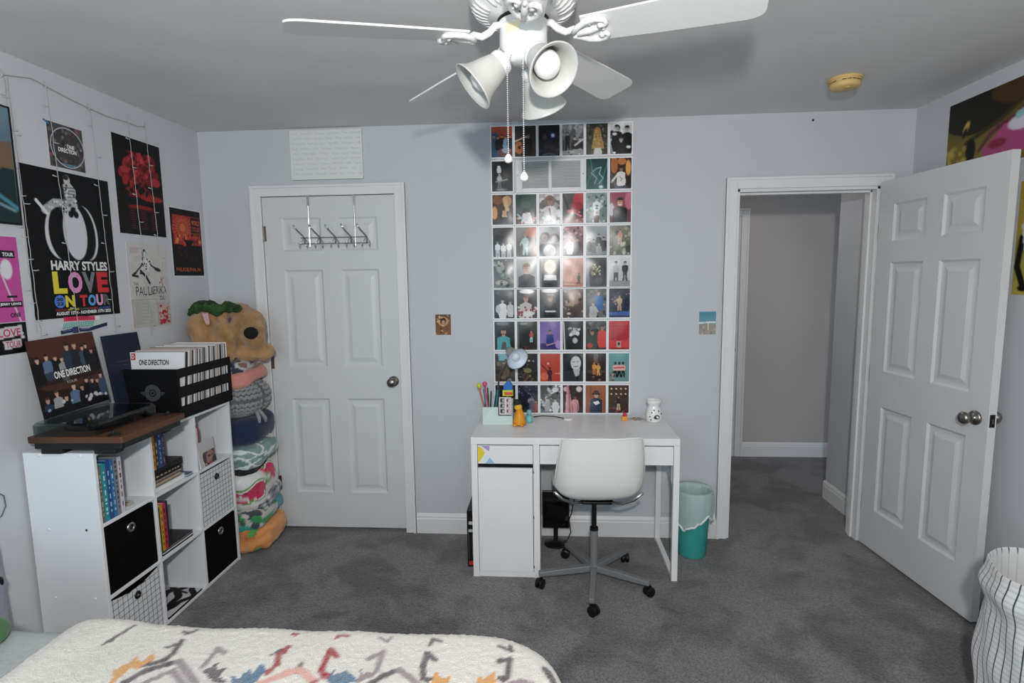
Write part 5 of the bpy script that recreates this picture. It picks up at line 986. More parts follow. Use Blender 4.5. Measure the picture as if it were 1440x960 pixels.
blanket('navy blue rolled fleece blanket under the grey knit', cloth('navy_fleece', '1a2440'), .630, .800, .005, 0, .190, .158, rot=(.12, 0, 0), wr=.008, e1=.6)
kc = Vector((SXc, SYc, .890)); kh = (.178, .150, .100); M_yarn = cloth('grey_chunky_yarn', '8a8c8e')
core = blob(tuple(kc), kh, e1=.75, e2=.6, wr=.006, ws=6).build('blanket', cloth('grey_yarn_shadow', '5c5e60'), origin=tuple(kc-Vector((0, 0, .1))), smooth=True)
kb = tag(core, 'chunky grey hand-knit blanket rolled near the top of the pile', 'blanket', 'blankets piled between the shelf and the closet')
def ks(u, v):
    a = 2*PI*u; b = PI*(v-.5); return kc+Vector((kh[0]*sp(math.cos(b), .75)*sp(math.cos(a), .6), kh[1]*sp(math.cos(b), .75)*sp(math.sin(a), .6), kh[2]*sp(math.sin(b), .75)))
mb = MB(); NU, NV = 26, 13
for j in range(1, NV):
    for i in range(NU):
        for s_ in (-1, 1):
            u = (i+.5+s_*.23)/NU; v = (j+.5*(i % 2)*0)/NV; p0 = ks(u, v); du = (ks(u+.004, v)-ks(u-.004, v)).normalized(); dv = (ks(u, min(.999, v+.01))-ks(u, max(.001, v-.01))).normalized()
            n_ = du.cross(dv).normalized(); n_ = n_ if n_.dot(p0-kc) > 0 else -n_; d_ = (dv+du*s_*.55).normalized()
            t_ = n_.cross(d_).normalized(); Mm = Matrix((d_, t_, n_)).transposed().to_4x4(); mb.T = Matrix.Translation(p0+n_*.004) @ Mm; mb.ball((0, 0, 0), (.0165, .0088, .0085), 8)
tag(mb.build('knit_stitches', M_yarn, kb, smooth=True), kind='stuff')
MB().tube([(-1.655, 2.93, .83), (-1.635, 2.935, .80), (-1.625, 2.945, .775), (-1.628, 2.95, .755)], [.009, .010, .010, .007], 10).tube([(-1.65, 2.90, .825), (-1.635, 2.895, .79), (-1.628, 2.885, .765)], [.009, .010, .007], 10).build('yarn_ends', M_yarn, kb, smooth=True)['kind'] = 'stuff'
blanket('salmon pink blanket folded above the grey knit', cloth('salmon_fleece', 'c88478'), .968, 1.075, -.012, 0, .180, .150, rot=(.12, 0, 0), wr=.012, disp=folds(50, .005), e1=.55)
blanket('dark, white and brown patterned cloth on top of the pile, under the plush dog', M_cloth, 1.045, 1.125, -.02, 0, .170, .145, rot=(.05, 0, 0), colfn=c_grey, wr=.014, disp=folds(60, .004), e1=.55)
# ------------------------------------------------------------------ plush dog: one continuous body
def fused(name, balls, m, parent=None, origin=None, vox=.008, sm=6, disp=0, dscale=40):
    mb = MB()
    for c, r, rot in balls:
        mb.T = Matrix.Translation(c) @ Matrix.Rotation(rot[2], 4, 'Z') @ Matrix.Rotation(rot[1], 4, 'Y') @ Matrix.Rotation(rot[0], 4, 'X'); mb.ball((0, 0, 0), r, 24)
    o = mb.build(name, m, parent, origin, smooth=True)
    rm = o.modifiers.new('remesh', 'REMESH'); rm.mode = 'VOXEL'; rm.voxel_size = vox; rm.use_smooth_shade = True
    s_ = o.modifiers.new('smooth', 'SMOOTH'); s_.factor = .6; s_.iterations = sm
    if disp:
        tx = bpy.data.textures.new(name+'_fur', 'CLOUDS'); tx.noise_scale = .018; tx.noise_depth = 3
        d_ = o.modifiers.new('fur', 'DISPLACE'); d_.texture = tx; d_.strength = disp; d_.mid_level = .5
    return o
dog = thing('plush_dog', (-1.83, 2.97, 1.11), 'large tan plush dog with a black nose slumped on top of the blanket pile', 'plush toy')
M_fur = mat('tan_plush_fur', 'b38a5e', 1, c2='8a663f', nscale=14, bump=1, bscale=160, sheen=.4, bdist=.006)
Z = (0, 0, 0)
fused('body', [((-1.90, 2.95, 1.235), (.115, .105, .125), Z), ((-1.945, 2.93, 1.30), (.085, .09, .09), Z), ((-1.90, 2.93, 1.365), (.060, .06, .05), Z), ((-1.72, 3.00, 1.30), (.095, .090, .105), (0, .2, 0)), ((-1.765, 3.00, 1.385), (.060, .07, .050), Z),
    ((-1.675, 2.965, 1.265), (.070, .075, .075), Z), ((-1.655, 2.95, 1.225), (.055, .06, .055), Z), ((-1.80, 2.90, 1.25), (.06, .05, .09), (0, -.3, 0)), ((-1.775, 2.875, 1.175), (.045, .045, .075), (0, .1, 0)),
    ((-1.645, 2.99, 1.155), (.072, .060, .055), Z), ((-1.72, 2.97, 1.15), (.08, .07, .05), Z), ((-1.83, 2.98, 1.18), (.13, .10, .07), Z), ((-1.98, 2.97, 1.18), (.05, .09, .08), Z)], M_fur, dog, vox=.009, sm=5, disp=.014)
fused('ear', [((-1.838, 2.955, 1.375), (.035, .035, .045), Z), ((-1.822, 2.925, 1.32), (.030, .028, .055), (0, -.2, 0)), ((-1.812, 2.912, 1.275), (.026, .022, .035), Z)], M_fur, dog, vox=.007, sm=4, disp=.008)
mb = MB(); mb.T = Matrix.Translation((-1.645, 2.888, 1.272)) @ Matrix.Rotation(.5, 4, 'Z'); mb.ball((0, 0, 0), (.036, .022, .034), 24); mb.build('nose', mat('black_plush', '0a0a0b', .9), dog, smooth=True)
gr = thing('plush_crocodile', (-1.90, 2.92, 1.40), 'small shaggy dark green plush toy with a pink tongue on the dog', 'plush toy')
M_green = mat('green_plush_fur', '3c5a30', 1, c2='1e3018', nscale=30, bump=1, bscale=120, bdist=.008)
fused('body', [((-1.935, 2.93, 1.410), (.062, .055, .045), Z), ((-1.885, 2.915, 1.415), (.050, .05, .036), Z), ((-1.990, 2.94, 1.385), (.038, .04, .035), Z), ((-1.845, 2.900, 1.395), (.034, .035, .030), Z), ((-1.79, 2.93, 1.415), (.045, .04, .030), Z), ((-1.745, 2.935, 1.405), (.028, .03, .022), Z)], M_green, gr, vox=.008, sm=2, disp=.028)
mb = MB(); mb.grid(lambda u, v: (-1.885+.034*(v-.5)*(1-.45*u**2)+.020*u, 2.862-.012*u, 1.388-.062*u-.004*math.cos(PI*(v-.5))), 8, 6); o = mb.build('tongue', mat('pink_felt', 'c8a0a4', .9), gr, smooth=True); o.modifiers.new('solid', 'SOLIDIFY').thickness = .003
for q in ((-1.915, 2.88, 1.440), (-1.865, 2.875, 1.440)): MB().ball(q, .007, 10).build('eye', mat('glossy_black', '080808', .15), gr, smooth=True)
# ------------------------------------------------------------------ desk
dk = thing('desk', (.12, 2.92, 0), 'white laminate writing desk with drawers and a side cupboard under the photo wall', 'desk')
DX0, DX1, DY0, DY1, DZ = -.404, .646, 2.680, 3.148, .750
def db(name, *a, m=M_white, bev=.0012, par=dk): return box(name, m, *a, par, bevel=bev)
db('desk_top', DX0, DX1, DY0, DY1, .714, DZ, bev=.002)
db('side_panel', DX0, DX0+.032, DY0, DY1, 0, .7138); db('side_panel', -.086, -.054, DY0, DY1, 0, .7138)
db('base_rail', DX0+.032, -.086, DY0+.004, DY0+.02, 0, .030); db('back_panel', DX0+.032, -.086, DY1-.01, DY1, .03, .7138); db('cabinet_floor', DX0+.032, -.086, DY0+.02, DY1-.01, .024, .038)
db('gap_shade_strip', DX0+.032, -.086, DY0+.03, DY1-.02, .590, .604, m=M_black)  # black strip: shade of the gap below the drawer put into colour
d1 = db('drawer', DX0+.034, -.088, DY0+.001, DY0+.018, .613, .708); db('drawer', -.052, .6135, DY0+.001, DY0+.018, .613, .708)
box('drawer_box', M_white2, DX0+.04, -.094, DY0+.018, DY1-.04, .62, .69, d1)
box('drawer_box', M_white2, -.045, .605, DY0+.018, DY1-.12, .622, .690, dk)
# sticker on the left drawer front
fr = frame_back(DX0+.034, .708, DY0+.001); mb = MB()
for c_, pts in enumerate(([(.001, .004), (.022, .012), (.038, .040), (.020, .070), (.001, .093)], [(.020, .002), (.062, .002), (.060, .030)], [(.040, .093), (.062, .062), (.086, .093)], [(.034, .056), (.048, .046), (.054, .060), (.040, .074)])):
    mb.add([fr.p(a, b, .0006) for a, b in pts], [tuple(range(len(pts)))], c_)
tag(mb.build('geometric_sticker', [mat('st_yellow', 'e0c83c', .5), mat('st_lilac', 'a890c8', .5), mat('st_blue', '90b8d8', .5), mat('st_pale', 'c8e0e4', .5)], d1, fixn=False), 'yellow, lilac and pale blue triangle sticker', kind='stuff')
cdoor = db('cupboard_door', DX0+.034, -.0895, DY0-.001, DY0+.016, .032, .590)
for z in (.06, .33, .57): MB().box(-.0875, -.083, DY0-.002, DY0+.004, z-.006, z+.006).build('door_catch', M_nickel, cdoor)
# open steel-look leg frame on the right
db('leg', .616, DX1, DY0, DY0+.028, 0, .7138); db('leg', .616, DX1, DY1-.034, DY1-.006, 0, .7138); db('leg_rail', .618, DX1-.002, DY0+.028, DY1-.034, 0, .022); db('leg_rail', .618, DX1-.002, DY0+.028, DY1-.034, .62, .7138)
mb = MB(); mb.add([(.618, DY0+.05, .62), (.618, DY0+.20, .62), (.618, DY0+.05, .50), (.622, DY0+.05, .62), (.622, DY0+.20, .62), (.622, DY0+.05, .50)], [(0, 1, 2), (3, 5, 4), (0, 3, 4, 1), (1, 4, 5, 2), (2, 5, 3, 0)]); mb.build('triangle_plate', M_white, dk)  # thin white triangle below the right leg rail
# ------------------------------------------------------------------ swivel chair
ch = thing('swivel_chair', (.22, 2.652, 0), 'white shell swivel chair with grey five-star base, back turned to the room', 'chair')
M_shell = mat('white_chair_plastic', 'e0dfda', .35)
prof = [(2.428, .818, .184), (2.434, .780, .192), (2.446, .700, .204), (2.462, .620, .214), (2.480, .560, .222), (2.512, .508, .224), (2.565, .480, .218), (2.640, .470, .215), (2.74, .472, .210), (2.84, .478, .198), (2.875, .466, .188)]
CXC = .228
def lerpprof(t):
    f = t*(len(prof)-1); i = min(int(f), len(prof)-2); k = f-i
    P0 = prof[max(i-1, 0)]; P1 = prof[i]; P2 = prof[i+1]; P3 = prof[min(i+2, len(prof)-1)]
    return tuple(.5*((2*P1[j])+(-P0[j]+P2[j])*k+(2*P0[j]-5*P1[j]+4*P2[j]-P3[j])*k*k+(-P0[j]+3*P1[j]-3*P2[j]+P3[j])*k**3) for j in range(3))
def shell(u, v):
    y, z, w_ = lerpprof(v); y2, z2, _ = lerpprof(min(1, v+.01)); y1, z1, _ = lerpprof(max(0, v-.01))
    ty, tz = y2-y1, z2-z1; l = math.hypot(ty, tz); ny, nz = -tz/l, ty/l   # towards the sitter
    s_ = 2*u-1; mid = math.exp(-((v-.48)/.22)**2)
    cv = (.018*s_*s_+(.028+.035*mid)*abs(s_)**6)
    cor = 0
    if v < .12: cor = (1-v/.12)**2*.020*abs(s_)**8
    X_, Y_ = CXC-.22+s_*(w_-.01*mid*abs(s_)**6), y+ny*cv-2.652; ca, sa = math.cos(.07), math.sin(.07)
    return (.22+X_*ca-Y_*sa, 2.652+X_*sa+Y_*ca, z+nz*cv-cor)
mb = MB(); mb.grid(shell, 40, 60); o = mb.build('seat_shell', M_shell, ch, smooth=True, fixn=False)
so = o.modifiers.new('solid', 'SOLIDIFY'); so.thickness = .007; so.offset = 0
edge = [shell(0, k/30) for k in range(31)]+[shell(k/20, 1) for k in range(1, 21)]+[shell(1, 1-k/30) for k in range(1, 31)]+[shell(1-k/20, 0) for k in range(1, 20)]
MB().tube(edge, .0052, 8, closed=True).build('rim_bead', M_shell, ch, smooth=True)
for s_ in (-1, 1):
    x = CXC+s_*.185
    MB().tube([(CXC+s_*.05, 2.60, .452), (CXC+s_*.12, 2.56, .462), (CXC+s_*.17, 2.53, .492), (CXC+s_*.208, 2.515, .535)], .007, 8).tube([(CXC+s_*.05, 2.72, .452), (CXC+s_*.14, 2.76, .456), (x-s_*.01, 2.80, .470)], .007, 8).build('seat_bracket', M_chrome, ch, smooth=True)
MB().prism(rbox_pts(CXC-.08, CXC+.08, 2.58, 2.74, .02), .446, .458).build('mounting_plate', M_black, ch, bevel=.002)
M_gst = mat('grey_powder_steel', '7c7e80', .45, metal=.2)
MB().lathe([(.0001, .446), (.0125, .446), (.0125, .28), (.0001, .28)], (.22, 2.652, 0), 20).build('gas_column', M_black, ch, smooth=False)
MB().lathe([(.0001, .292), (.016, .292), (.020, .288), (.021, .10), (.030, .095), (.032, .075), (.026, .060), (.0001, .060)], (.22, 2.652, 0), 28).build('column_sleeve', M_gst, ch, smooth=False)
MB().lathe([(.0165, .300), (.021, .298), (.0215, .284), (.0165, .284)], (.22, 2.652, 0), 28).build('collar', M_black, ch)
cast = [(-.063, 2.596), (.188, 2.382), (.504, 2.523), (.419, 2.863), (.090, 2.904)]
for (x, y) in cast:
    a = math.atan2(y-2.652, x-.22); Tl = Matrix.Translation((.22, 2.652, 0)) @ Matrix.Rotation(a, 4, 'Z'); Ln = .285
    mb = MB(); mb.T = Tl
    vs = []
    for r, w_, z0, z1 in ((.015, .016, .066, .098), (.15, .015, .062, .094), (Ln, .0135, .060, .084)): vs += [(r, -w_, z0), (r, w_, z0), (r, w_, z1), (r, -w_, z1)]
    fs = [(0, 1, 2, 3), (8, 11, 10, 9)]+[(4*k+i, 4*k+(i+1) % 4, 4*k+4+(i+1) % 4, 4*k+4+i) for k in (0, 1) for i in range(4)]
    lg = mb.add(vs, fs).build('leg', M_gst, ch, bevel=.004)
    rt_ = Matrix.Translation((.22+math.cos(a)*(Ln-.012), 2.652+math.sin(a)*(Ln-.012), 0)) @ Matrix.Rotation(a+.9, 4, 'Z')
    mb = MB()
    for s_ in (-1, 1):
        mb.T = rt_ @ Matrix.Translation((.012, s_*.012, .0252)) @ Matrix.Rotation(PI/2, 4, 'X'); mb.lathe([(.0001, -.009), (.018, -.009), (.0245, -.006), (.025, 0), (.0245, .006), (.018, .009), (.0001, .009)], n=24)
    mb.T = rt_; mb.tube([(.012, -.004, .025), (.012, .004, .025)], .006, 8).tube([(0, 0, .03), (0, 0, .060)], .0055, 8)
    mb.add([(-.012, -.004, .028), (.03, -.004, .034), (.022, -.004, .052), (-.006, -.004, .054), (-.012, .004, .028), (.03, .004, .034), (.022, .004, .052), (-.006, .004, .054)], [(0, 1, 2, 3), (7, 6, 5, 4), (0, 4, 5, 1), (1, 5, 6, 2), (2, 6, 7, 3), (3, 7, 4, 0)])
    mb.build('caster', M_black, lg)
# ------------------------------------------------------------------ small black screen on the floor under the desk
mo = thing('floor_screen', (.035, 3.06, 0), 'small black portrait screen on a round stand under the desk', 'screen')
box('screen_back', M_black, -.047, .110, 3.045, 3.062, .100, .325, mo, bevel=.004); box('screen_face', mat('dark_glass', '08080a', .1), -.040, .103, 3.0435, 3.0449, .107, .318, mo)
MB().lathe([(.0001, .014), (.03, .012), (.066, .005), (.068, .0003), (.0001, .0003)], (.030, 3.055, 0), 32).build('stand_foot', M_black, mo, smooth=True)
MB().box(.018, .044, 3.0625, 3.072, .010, .15).build('stand_neck', M_black, mo)
tag(MB().tube([(.11, 3.08, .14), (.125, 3.10, .17), (.15, 3.115, .30), (.18, 3.12, .42), (.20, 3.13, .55)], .0035, 8).tube([(.07, 3.07, .006), (.10, 3.09, .006), (.12, 3.10, .05), (.11, 3.08, .14)], .0035, 8).build('power_cord', M_black, origin=(.12, 3.1, 0), smooth=True), 'black cord rising behind the small screen under the desk', 'cord')
bb = thing('thin_box', (-.43, 2.87, 0), 'thin black box with white and red spine marks standing left of the desk', 'box')
box('case', mat('black_card', '101012', .4), -.449, -.4075, 2.775, 2.985, .0003, .318, bb, bevel=.0015)
fr = frame_back(-.449, .318, 2.775); mb = MB()
for c_, (a0, a1, b0, b1) in ((0, (.010, .032, .060, .078)), (0, (.008, .034, .104, .120)), (1, (.008, .033, .284, .306)), (2, (.006, .010, .12, .27)), (2, (.026, .030, .13, .26))): mb.add([fr.p(a0, b0, .0005), fr.p(a1, b0, .0005), fr.p(a1, b1, .0005), fr.p(a0, b1, .0005)], [(0, 1, 2, 3)], c_)
tag(mb.build('spine_marks', [mat('mk_white', 'b8b8b8', .5), mat('mk_red', 'b83028', .5), mat('mk_grey', '4a4a4c', .5)], bb, fixn=False), kind='stuff')
# ------------------------------------------------------------------ waste bin with liner
wb = thing('waste_bin', (.793, 2.975, 0), 'teal plastic waste bin with a see-through liner beside the doorway', 'waste bin')
M_teal = mat('teal_translucent_plastic', '4cbcae', .3); _b = M_teal.node_tree.nodes['Principled BSDF']; _b.inputs['Transmission Weight'].default_value = .12; _b.inputs['IOR'].default_value = 1.1
c = (.793, 2.975, 0)
MB().lathe([(.0001, .001), (.070, .001), (.076, .006), (.098, .367), (.101, .370), (.103, .366), (.0965, .366), (.0745, .010), (.0001, .006)], c, 48).build('bin_body', M_teal, wb, smooth=True)
M_bag = mat('thin_white_liner', 'd4e2e0', .45, trans=0); _b = M_bag.node_tree.nodes['Principled BSDF']; _b.inputs['Alpha'].default_value = .55
R = random.Random(4)
def bag(u, v):
    a = 2*PI*u; wv = math.sin(a*7+2)*.6+math.sin(a*13+v*9)*.4+math.sin(a*23)*.3
    if v < .5: k = v/.5; r = .060+(.0925-.060)*k**.5; z = .12+(.382-.12)*k
    else: k = (v-.5)/.5; low = .205+.035*math.sin(a*1+1.9)+.018*math.sin(a*4)+.014*wv; r = .1045+.006*math.sin(PI*k)+.004*k; z = .384-(.384-low)*k
    r += .0022*wv*(.4+k)
    return (c[0]+r*math.cos(a), c[1]+r*math.sin(a), z)
MB().grid(bag, 96, 30, wrap=True).build('bin_liner', M_bag, wb, smooth=True)
def hem(k): 
    a = 2*PI*k/80; p_ = bag(k/80, 1); return (c[0]+(p_[0]-c[0])*1.01, c[1]+(p_[1]-c[1])*1.01, p_[2])
MB().tube([hem(k) for k in range(80)], .006, 6, closed=True).build('liner_hem', mat('bunched_liner', 'd8dedd', .6), wb, smooth=True)
# ------------------------------------------------------------------ things on the desk
ZD = DZ+.0004
og = thing('desk_organizer', (-.29, 2.985, DZ), 'mint green letter organizer at the left rear of the desk', 'organizer')
M_mint = mat('mint_metal', 'c2d2cd', .5)
ox0, ox1, oy0, oy1 = -.372, -.206, 2.930, 3.035
mb = MB(); t = .003
mb.box(ox0, -.285, oy0, oy0+t, ZD, .848).box(-.285, ox1, oy0, oy0+t, ZD, .800); mb.build('front_panel', M_mint, og)
mb = MB(); mb.box(ox0, ox0+t, oy0+t, oy1, ZD, .848).box(ox1-t, ox1, oy0+t, oy1, ZD, .860).box(ox0+t, ox1-t, oy1-t, oy1, ZD, .875).box(ox0+t, ox1-t, oy0+t, oy1-t, ZD, ZD+t).box(-.288, -.285, oy0+t, oy1-t, ZD+t, .848); mb.build('tray', M_mint, og)
fr = frame_back(ox0, .848, oy0); mb = MB()
for a, b in (((.014, .062), (.054, .014)), ((.022, .064), (.06, .03))): mb.add([fr.p(a[0], a[1], .0005), fr.p(a[0]+.003, a[1], .0005), fr.p(b[0]+.003, b[1], .0005), fr.p(b[0], b[1], .0005)], [(0, 1, 2, 3)])
tag(mb.build('white_strokes', M_white, og, fixn=False), kind='stuff')
fr = frame_back(-.278, .905, oy0-.003); p = Pic(.066, .098, .002).bg('d8d4d4')
for i in range(3):
    for j in range(2):
        x0_, y0_ = .08+.50*j, .08+.46*i; p.poly([(x0_, y0_), (x0_+.36-.02*j, y0_), (x0_+.36, y0_+.38), (x0_, y0_+.38)], ['6a6668', 'c8a0a8'][j]); p.ell(x0_+.12, y0_+.18, .08, .12, ['2a2628', '6a4048'][j]).ell(x0_+.25, y0_+.2, .08, .12, ['bcb8b8', 'e0c4c4'][j])
tag(card('photo_strip', p, fr, M_satin, bcol='e8e8e8'), 'strip of small grey and pink photos at the front of the mint organizer', 'photo')
pens = [((-.350, 2.985), (-.372, 3.0), .935, '2f6f9a'), ((-.335, 2.975), (-.330, 3.0), .925, '1c2430'), ((-.322, 2.985), (-.300, 2.99), .920, '24303c'), ((-.312, 2.975), (-.292, 3.0), .930, '2f8a94'), ((-.342, 3.0), (-.352, 3.02), .940, '16181c'), ((-.305, 3.0), (-.285, 3.01), .935, '303a44')]
for i, (a, b, zt, c_) in enumerate(pens):
    pn = MB().tube([(a[0], a[1], ZD+.006), (b[0], b[1], zt)], .004, 8).build('pen', mat('pen_'+c_, c_, .35), origin=(a[0], a[1], DZ), smooth=False)
    tag(pn, ['blue', 'black', 'dark grey', 'teal', 'short black', 'slate grey'][i]+' pen standing in the mint organizer', 'pen', 'pens in the mint organizer')
for i, (a, b, zt, c_, cs) in enumerate((((-.345, 2.965), (-.392, 2.96), .955, 'c8cc48', 'c86848'), ((-.33, 2.965), (-.360, 2.955), .966, 'd0507c', 'c84058'))):
    lo = thing('lollipop_pen', (a[0], a[1], DZ), ['pen with a yellow-green ball top leaning left out of the organizer', 'pen with a pink ball top leaning out of the organizer'][i], 'pen')
    MB().tube([(a[0], a[1], ZD+.006), (b[0], b[1], zt)], .004, 8).build('shaft', mat('shaft_'+cs, cs, .4), lo); MB().ball((b[0], b[1], zt+.008), .014, 16).build('ball_top', mat('ball_'+c_, c_, .6), lo, smooth=True)
ho = thing('toy_house', (-.233, 2.965, ZD), 'little blue-roofed yellow, green and red toy block in the organizer', 'toy')
box('block_base', mat('toy_yellow', 'c8cc38', .4), -.262, -.204, 2.955, 2.985, .905, .938, ho, bevel=.002)
box('block_stripe', mat('toy_red', 'd0503c', .4), -.250, -.206, 2.9535, 2.9549, .911, .928, ho)
MB().add([(x, y, z) for y in (2.955, 2.985) for x, z in ((-.256, .9385), (-.206, .9385), (-.206, .965), (-.226, .995), (-.256, .965))], [(0, 1, 2, 3, 4), (9, 8, 7, 6, 5)]+[(i, (i+1) % 5, 5+(i+1) % 5, 5+i) for i in range(5)]).build('roof', mat('toy_blue', '2a6cb8', .4), ho, bevel=.002)
MB().box(-.240, -.228, 2.962, 2.974, ZD+.004, .9048).build('support_stick', mat('toy_green', '4a8a4c', .5), ho)
# yellow-orange caped figure
fg = thing('toy_figure', (-.165, 2.93, DZ), 'orange-yellow cone-shaped toy figure with black hood left on the desk', 'toy')
M_or = mat('toy_orange', 'd8901c', .45); c = (-.168, 2.925, ZD)
MB().lathe([(.0001, .004), (.036, .006), (.038, .012), (.026, .060), (.016, .088), (.0001, .092)], c, 28).build('cape', M_or, fg, smooth=True)
MB().ball((c[0]-.006, c[1], c[2]+.100), (.022, .018, .018), 18).build('head', mat('toy_yellow2', 'e0ac30', .45), fg, smooth=True)
MB().ball((c[0]-.012, c[1]+.004, c[2]+.124), (.022, .018, .020), 18).ball((c[0]-.004, c[1]+.030, c[2]+.06), (.026, .012, .055), 14).build('hood', mat('toy_black', '16181a', .6), fg, smooth=True)['kind'] = 'stuff'
for dx in (-.022, .014): MB().ball((c[0]+dx, c[1]-.034, c[2]+.009), (.012, .016, .009), 12).build('foot', M_or, fg, smooth=True)
tf = thing('toy_figure', (-.115, 2.99, DZ), 'tiny pale teal toy figure beside the orange one on the desk', 'toy')
M_tt = mat('toy_teal', '78b8b8', .5); c = (-.118, 2.985, ZD)
MB().lathe([(.0001, 0), (.024, .001), (.022, .02), (.012, .04), (.0001, .042)], c, 20).build('torso', M_tt, tf, smooth=True); MB().ball((c[0]+.002, c[1], c[2]+.056), (.014, .013, .016), 14).build('head', M_tt, tf, smooth=True)
# desk lamp
dl = thing('desk_lamp', (-.27, 3.07, DZ), 'grey gooseneck desk lamp with a round reflector in front of the photos', 'lamp')
M_lg = mat('lamp_grey', '9a9e9c', .4)
MB().lathe([(.0001, 0), (.05, 0), (.05, .012), (.04, .018), (.0001, .02)], (-.275, 3.085, ZD), 28).build('lamp_base', M_lg, dl, smooth=False)
MB().tube([(-.275, 3.085, .765), (-.290, 3.085, .85), (-.298, 3.075, .93), (-.285, 3.06, 1.01), (-.245, 3.04, 1.07), (-.215, 3.02, 1.125)], .005, 8).build('gooseneck', mat('lamp_tube_grey', '6a6664', .35, metal=.6), dl, smooth=True)
dirv = Vector((.50, -.80, -.36)).normalized(); Ml = Matrix.Translation((-.218, 3.015, 1.145)) @ dirv.to_track_quat('Z', 'Y').to_matrix().to_4x4()
mb = MB(); mb.T = Ml; mb.lathe([(.0001, -.02), (.022, -.018), (.026, .0), (.030, .03), (.040, .058), (.062, .085), (.064, .088), (.060, .087), (.040, .062), (.026, .035), (.020, 0), (.0001, -.004)], n=36); lsd = mb.build('lamp_shade', M_lg, dl, smooth=True)
mb = MB(); mb.T = Ml; mb.lathe([(.0595, .0868), (.042, .066), (.028, .058), (.0001, .056)], n=32); mb.build('reflector', mat('pale_blue_white', 'ccd6e4', .4), lsd, smooth=True)
mb = MB(); mb.T = Ml @ Matrix.Translation((0, 0, .066)); mb.ball((0, 0, 0), (.024, .024, .018), 18); mb.build('light_bulb', mat('bulb_pale', 'd8dee8', .3), lsd, smooth=True)
tag(MB().tube([(-.095, 3.06, ZD+.010), (-.04, 3.08, ZD+.012), (.03, 3.08, ZD+.008), (.07, 3.065, ZD+.0035), (.083, 3.05, ZD+.0032)], .003, 8).build('cable', M_black, origin=(0, 3.07, DZ), smooth=True), 'black cable lying along the rear of the desk', 'cable')
tag(MB().lathe([(.0001, 0), (.026, 0), (.027, .004), (.024, .009), (.0001, .010)], (.104, 3.045, ZD), 28).build('charging_puck', M_white, origin=(.104, 3.045, DZ), smooth=False), 'small white round puck at the end of the black cable', 'charger')
ot = thing('toy_figure', (.418, 3.03, DZ), 'tiny orange toy with a crimson top near the coaster on the desk', 'toy')
MB().prism(rbox_pts(.402, .434, 3.015, 3.04, .006), ZD, ZD+.026).build('block', mat('toy_orange2', 'e09a3c', .45), ot, bevel=.003); MB().ball((.420, 3.028, ZD+.034), (.012, .011, .012), 14).build('top_ball', mat('toy_crimson', 'c03048', .4), ot, smooth=True)
coaster((.490, 3.045, ZD), 'round patterned coaster on the desk left of the white burner', rad=.045)
wx = thing('wax_warmer', (.577, 3.02, DZ), 'white ceramic wax burner with cut-out holes at the right rear of the desk', 'wax burner')
c = (.577, 3.015, ZD); M_cer = mat('white_ceramic', 'e4e4e2', .2)
MB().lathe([(.0001, 0), (.036, 0), (.042, .006), (.045, .03), (.043, .055), (.036, .078), (.031, .088), (.031, .094), (.036, .102), (.041, .110), (.042, .122), (.040, .125), (.037, .120), (.034, .112), (.0001, .106)], c, 40).build('burner_body', M_cer, wx, smooth=True)
def on_body(th, z, r0): a = math.radians(th); return (c[0]+r0*math.cos(a), c[1]+r0*math.sin(a), c[2]+z)
mb = MB(); pts = []
for k in range(20):
    t = 2*PI*k/20; th = 282+22*math.cos(t); z = .030+.017*math.sin(t) if math.sin(t) > 0 else .030+.008*math.sin(t); pts.append(on_body(th, z, .0456))
mb.add(pts, [tuple(range(20))]); mb.build('candle_opening', mat('hole_dark_grey', '3c3c3e', .9), wx, fixn=False)  # opening is a flat patch, its dark inside put into the colour
for th, z in ((245, .058), (262, .070), (232, .035), (300, .066), (322, .050), (240, .018)):
    mb = MB(); q = on_body(th, z, .0445-(.0 if z < .05 else (z-.05)*.28)); mb.ball(q, (.0036, .0036, .0042), 10); mb.build('star_hole', mat('hole_dark_grey', '3c3c3e', .9), wx, smooth=True)  # holes drawn as small dark beads on the solid body
# ------------------------------------------------------------------ bed
bd = thing('bed', (-1.0, .87, 0), 'bed along the near side of the room under a pale quilt', 'bed')
BX0, BX1, BY0, BY1, BZ = -2.03, -.0, .40, 1.365, .575
box('mattress', mat('mattress_white', 'cfcfcf', .9), BX0, BX1-.03, BY0+.02, BY1-.02, .30, BZ-.015, bd, bevel=.05)
box('bed_frame', mat('bed_grey', '8a8a8c', .7), BX0, BX1-.03, BY0+.02, BY1-.02, .12, .299, bd, bevel=.01)
for x in (BX0+.06, BX1-.10):
    for y in (BY0+.08, BY1-.08): box('bed_leg', M_black, x-.025, x+.025, y-.025, y+.025, 0, .12, bd)
def drape(px, py, x0, x1, y0, y1, rc, re, z):
    # nearest point on the rounded rectangle and roll over its edge
    cx = min(max(px, x0+rc), x1-rc); cy = min(max(py, y0+rc), y1-rc); dx, dy = px-cx, py-cy; l = math.hypot(dx, dy)
    if l <= rc-re: return (px, py, z)
    nx, ny = dx/l, dy/l; d = l-(rc-re); bx, by = cx+nx*(rc-re), cy+ny*(rc-re); a = d/re
    if a < PI/2: return (bx+nx*re*math.sin(a), by+ny*re*math.sin(a), z-re*(1-math.cos(a)))
    h_ = d-re*PI/2; wv = .012*math.sin(9*(px+py)*2)*min(1, h_*6); return (bx+nx*(re+wv), by+ny*(re+wv), z-re-h_)
def bigd(w_, h): return None
mb = MB(); QX0, QY0, QW, QH = -2.04, .10, 2.30, 1.55
